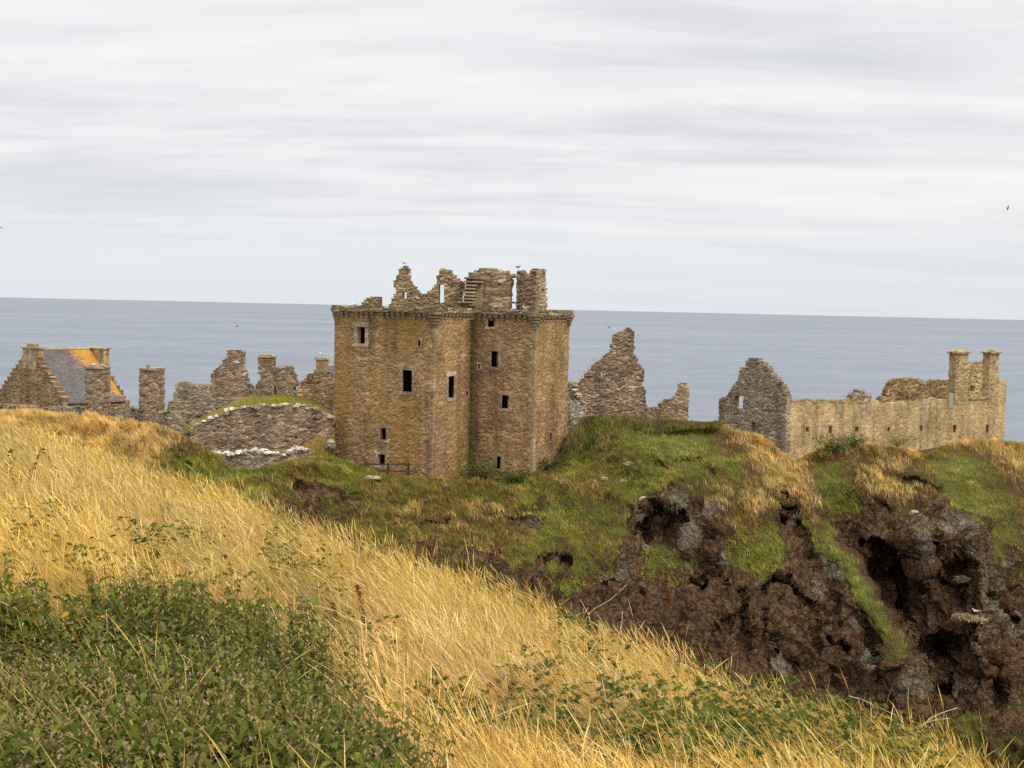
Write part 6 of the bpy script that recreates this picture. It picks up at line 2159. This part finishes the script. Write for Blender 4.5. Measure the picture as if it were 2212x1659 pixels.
def flying(label, u, v, Y, span, yaw, roll, pitch, lift_, mat, cat, name, group=None, fork=False, wing=None):
    g = at(u, v, Y)
    e = empty(name, g, label, cat, group)
    e.rotation_euler = (roll, pitch, yaw)
    s = span
    mb = MB()
    b = .5 if fork else .42
    rings = [(-.24 * b * s * 1.6, 0, 0, .05 * s * .7, .008 * s), (-.22 * s, 0, 0, .02 * s, .014 * s), (-.12 * s, 0, 0, .036 * s, .034 * s), (.02 * s, 0, 0, .048 * s, .048 * s), (.12 * s, 0, .005 * s, .036 * s, .036 * s), (.17 * s, 0, .012 * s, .03 * s, .03 * s), (.21 * s, 0, .01 * s, .012 * s, .012 * s), (.25 * s, 0, .005 * s, .003 * s, .003 * s)]
    loft(mb, rings)
    mb.build('body', MAT[mat], e, (0, 0, 0), True)
    for sg in (-1, 1):
        mb = MB()
        k = [(.085, -.075, .03, 0, .018), (.10, -.055, .22, lift_ * .16, .014), (.05, -.075, .36, lift_ * .2, .009), (-.10, -.115, .5, lift_ * .17, .003)]
        vs = []
        for (xf, xb, y, z, th) in k:
            vs += [(xf * s, sg * y * s, z * s), ((xf + xb) / 2 * s, sg * y * s, (z + th) * s), (xb * s, sg * y * s, z * s), ((xf + xb) / 2 * s, sg * y * s, (z - th * .4) * s)]
        fs = [(i * 4 + q_, i * 4 + (q_ + 1) % 4, (i + 1) * 4 + (q_ + 1) % 4, (i + 1) * 4 + q_) for i in range(3) for q_ in range(4)] + [(0, 1, 2, 3), (12, 13, 14, 15)]
        mb.add(vs, fs)
        mb.build('wing', MAT[wing or mat], e, (0, 0, 0), True)
    if fork:
        for sg in (-1, 1):
            mb = MB()
            mb.hexa([(-.15 * s, sg * .0, -.006 * s), (-.15 * s, sg * .03 * s, -.006 * s), (-.34 * s, sg * .085 * s, -.004 * s), (-.34 * s, sg * .065 * s, -.004 * s), (-.15 * s, sg * .0, .006 * s), (-.15 * s, sg * .03 * s, .006 * s), (-.34 * s, sg * .085 * s, .002 * s), (-.34 * s, sg * .065 * s, .002 * s)])
            mb.build('tail', MAT[mat], e)


def birds():
    perched('white seagull standing on the tip of the tower stepped gable', *c2(704, 80), 123.2, 1)
    perched('brown young seagull standing on the chimney at the tower top', *c2(1644, 113), 124.2, 1, 'young_feather', 'young_feather')
    perched('white seagull standing on the small chimney left of the tower', *c1(2085, 236), 138.3, -1)
    perched('white seagull crouching on the tower parapet below the chimney', *c2(1702, 446), 119.0, -1, sit=True)
    perched('white seagull sitting on the left end of the tower parapet', *c2(285, 418), 121.0, -1, sit=True)
    perched('white seagull resting on a cliff ledge beside the straw nest', 2107, 1324, 106.5, -1, sit=True, sc=1.05)
    flying('white seagull gliding with spread wings before the jagged grey gable', *c1(1533, 273), 112, 1.25, math.radians(200), .5, -.1, .55, 'feather', 'seagull', 'flying_seagull', wing='feather')
    sw = [('dark forked tail swallow banking high over the sea on the right', 2177, 449.5, 62, .33, -.3, -.9, .2, .1), ('dark swallow entering the picture at the left edge of the sky', 1.5, 491, 62, .33, 2.6, .3, .1, -.5),
          ('dark swallow flying low over the sea left of the tower', 512, 705, 66, .33, .6, -.5, -.2, .3), ('dark swallow with raised wing left of the lone gable peak', 1315, 708, 70, .33, .2, -.4, .1, .9), ('dark swallow turning sharply just right of the lone gable peak', 1379, 723, 70, .33, 1.2, 1.0, .2, .1)]
    for lab, u, v, Y, sp, yaw, roll, pit, li in sw:
        flying(lab, u, v, Y, sp, yaw, roll, pit, li, 'dark_feather', 'swallow', 'swallow', 'swallows in flight', True)


birds()


# ------------------------------------------------------------------ small things
def surf(u, v, lift=0.0):
    """nearest point of the cliff surface to a place in the frame"""
    T = TER
    pu, pv = TER.setdefault('px', to_px(T['P']))
    d = (pu - u) ** 2 + (pv - v) ** 2 + (T['t'][:, None] < 0) * 1e9
    i = np.unravel_index(np.argmin(d), d.shape)
    return T['P'][i] + np.array([0, 0, lift])


def small_things():
    for lab, u, v, w in (('upper pale straw seabird nest on a high cliff ledge', 2089, 1252, 2.6), ('lower pale straw seabird nest on a ledge beside the white gull', 2083, 1332, 3.0)):
        g = surf(u, v)
        g = g + np.array([0, -1.0, .2])
        n = 700
        a = rng.uniform(0, 6.3, n)
        r = rng.random(n) ** .5
        c = np.stack([r * np.cos(a) * w * .5, r * np.sin(a) * .5 - .1, (1 - r) * .25 + rng.uniform(-.25, .1, n) - .08 * r * np.cos(a) * w], -1)
        d = unit(rng.uniform(0, 6.3, n), rng.uniform(-.8, .4, n))
        L = rng.uniform(.2, .5, n)
        V, Q, C = leaves_np(c, d, unit(rng.uniform(0, 6.3, n), rng.uniform(.3, 1.3, n)), L, L * .2, pick(np.array([(.42, .32, .20), (.5, .40, .27), (.34, .24, .14)]), n), droop=.2)
        o = link('seabird_nest', mesh_np('seabird_nest', V, Q, C), MAT['straw'])
        o.location = g
        tag(o, lab, 'nest', 'seabird nests')
    # turquoise rope tangle on the golden mound
    g = surf(245, 925, .25)
    mb = MB()
    rg = random.Random(3)
    for k in range(5):
        pts = []
        a0 = rg.uniform(0, 6)
        for i in range(9):
            a = a0 + i * .8
            r = .22 + .08 * math.sin(i * 1.7 + k)
            pts.append((g[0] + r * math.cos(a) * 1.2, g[1] - .1 + r * math.sin(a) * .4, g[2] + .16 * math.sin(a + k) + .05 * k))
        mb.tube(pts, .03, 5)
    tag(mb.build('rope_tangle', MAT['rope'], None, g, True), 'small tangle of turquoise rope caught in the golden grass mound', 'rope')
    for lab, u, v, r, sq, mat in (('flat pale stone slab jutting from the turf below the fence', 798, 1033, .75, (1.5, .8, .35), 'grey'), ('grey lichened boulder at the left foot of the tower', 714, 962, .62, (.9, .9, 1.0), 'grey'),
                                  ('small pale rock lying on the green knoll crest', 1362, 1003, .5, (1.6, .8, .4), 'grey'), ('flat pale rock on the grass lip above the lichened hollow', 1390, 1078, .45, (1.2, .8, .6), 'whitewall'), ('brown boulder in the turf left of the lichened hollow', 1345, 1040, .35, (1.3, .9, .6), 'brown'),
                                  ('rounded grey boulder in the steep grass right of the green strip', 1975, 1110, .5, (1, 1, .8), 'grey'), ('small whitish rock low on the green slope by the tower', 1306, 1033, .3, (1.2, .9, .7), 'whitewall')):
        if u == 714:
            g = at(u, v, 119.0)
        else:
            g = surf(u, v)
        mb = MB()
        random.seed(u)
        mb.rock(g, r, sq, 9, 6, .14)
        tag(mb.build('boulder', MAT[mat], None, g), lab, 'boulder', 'loose boulders')


small_things()
for o_ in SC.objects:
    if o_.parent is None and o_.get('category') and not o_.get('kind'):
        o_['kind'] = 'thing'
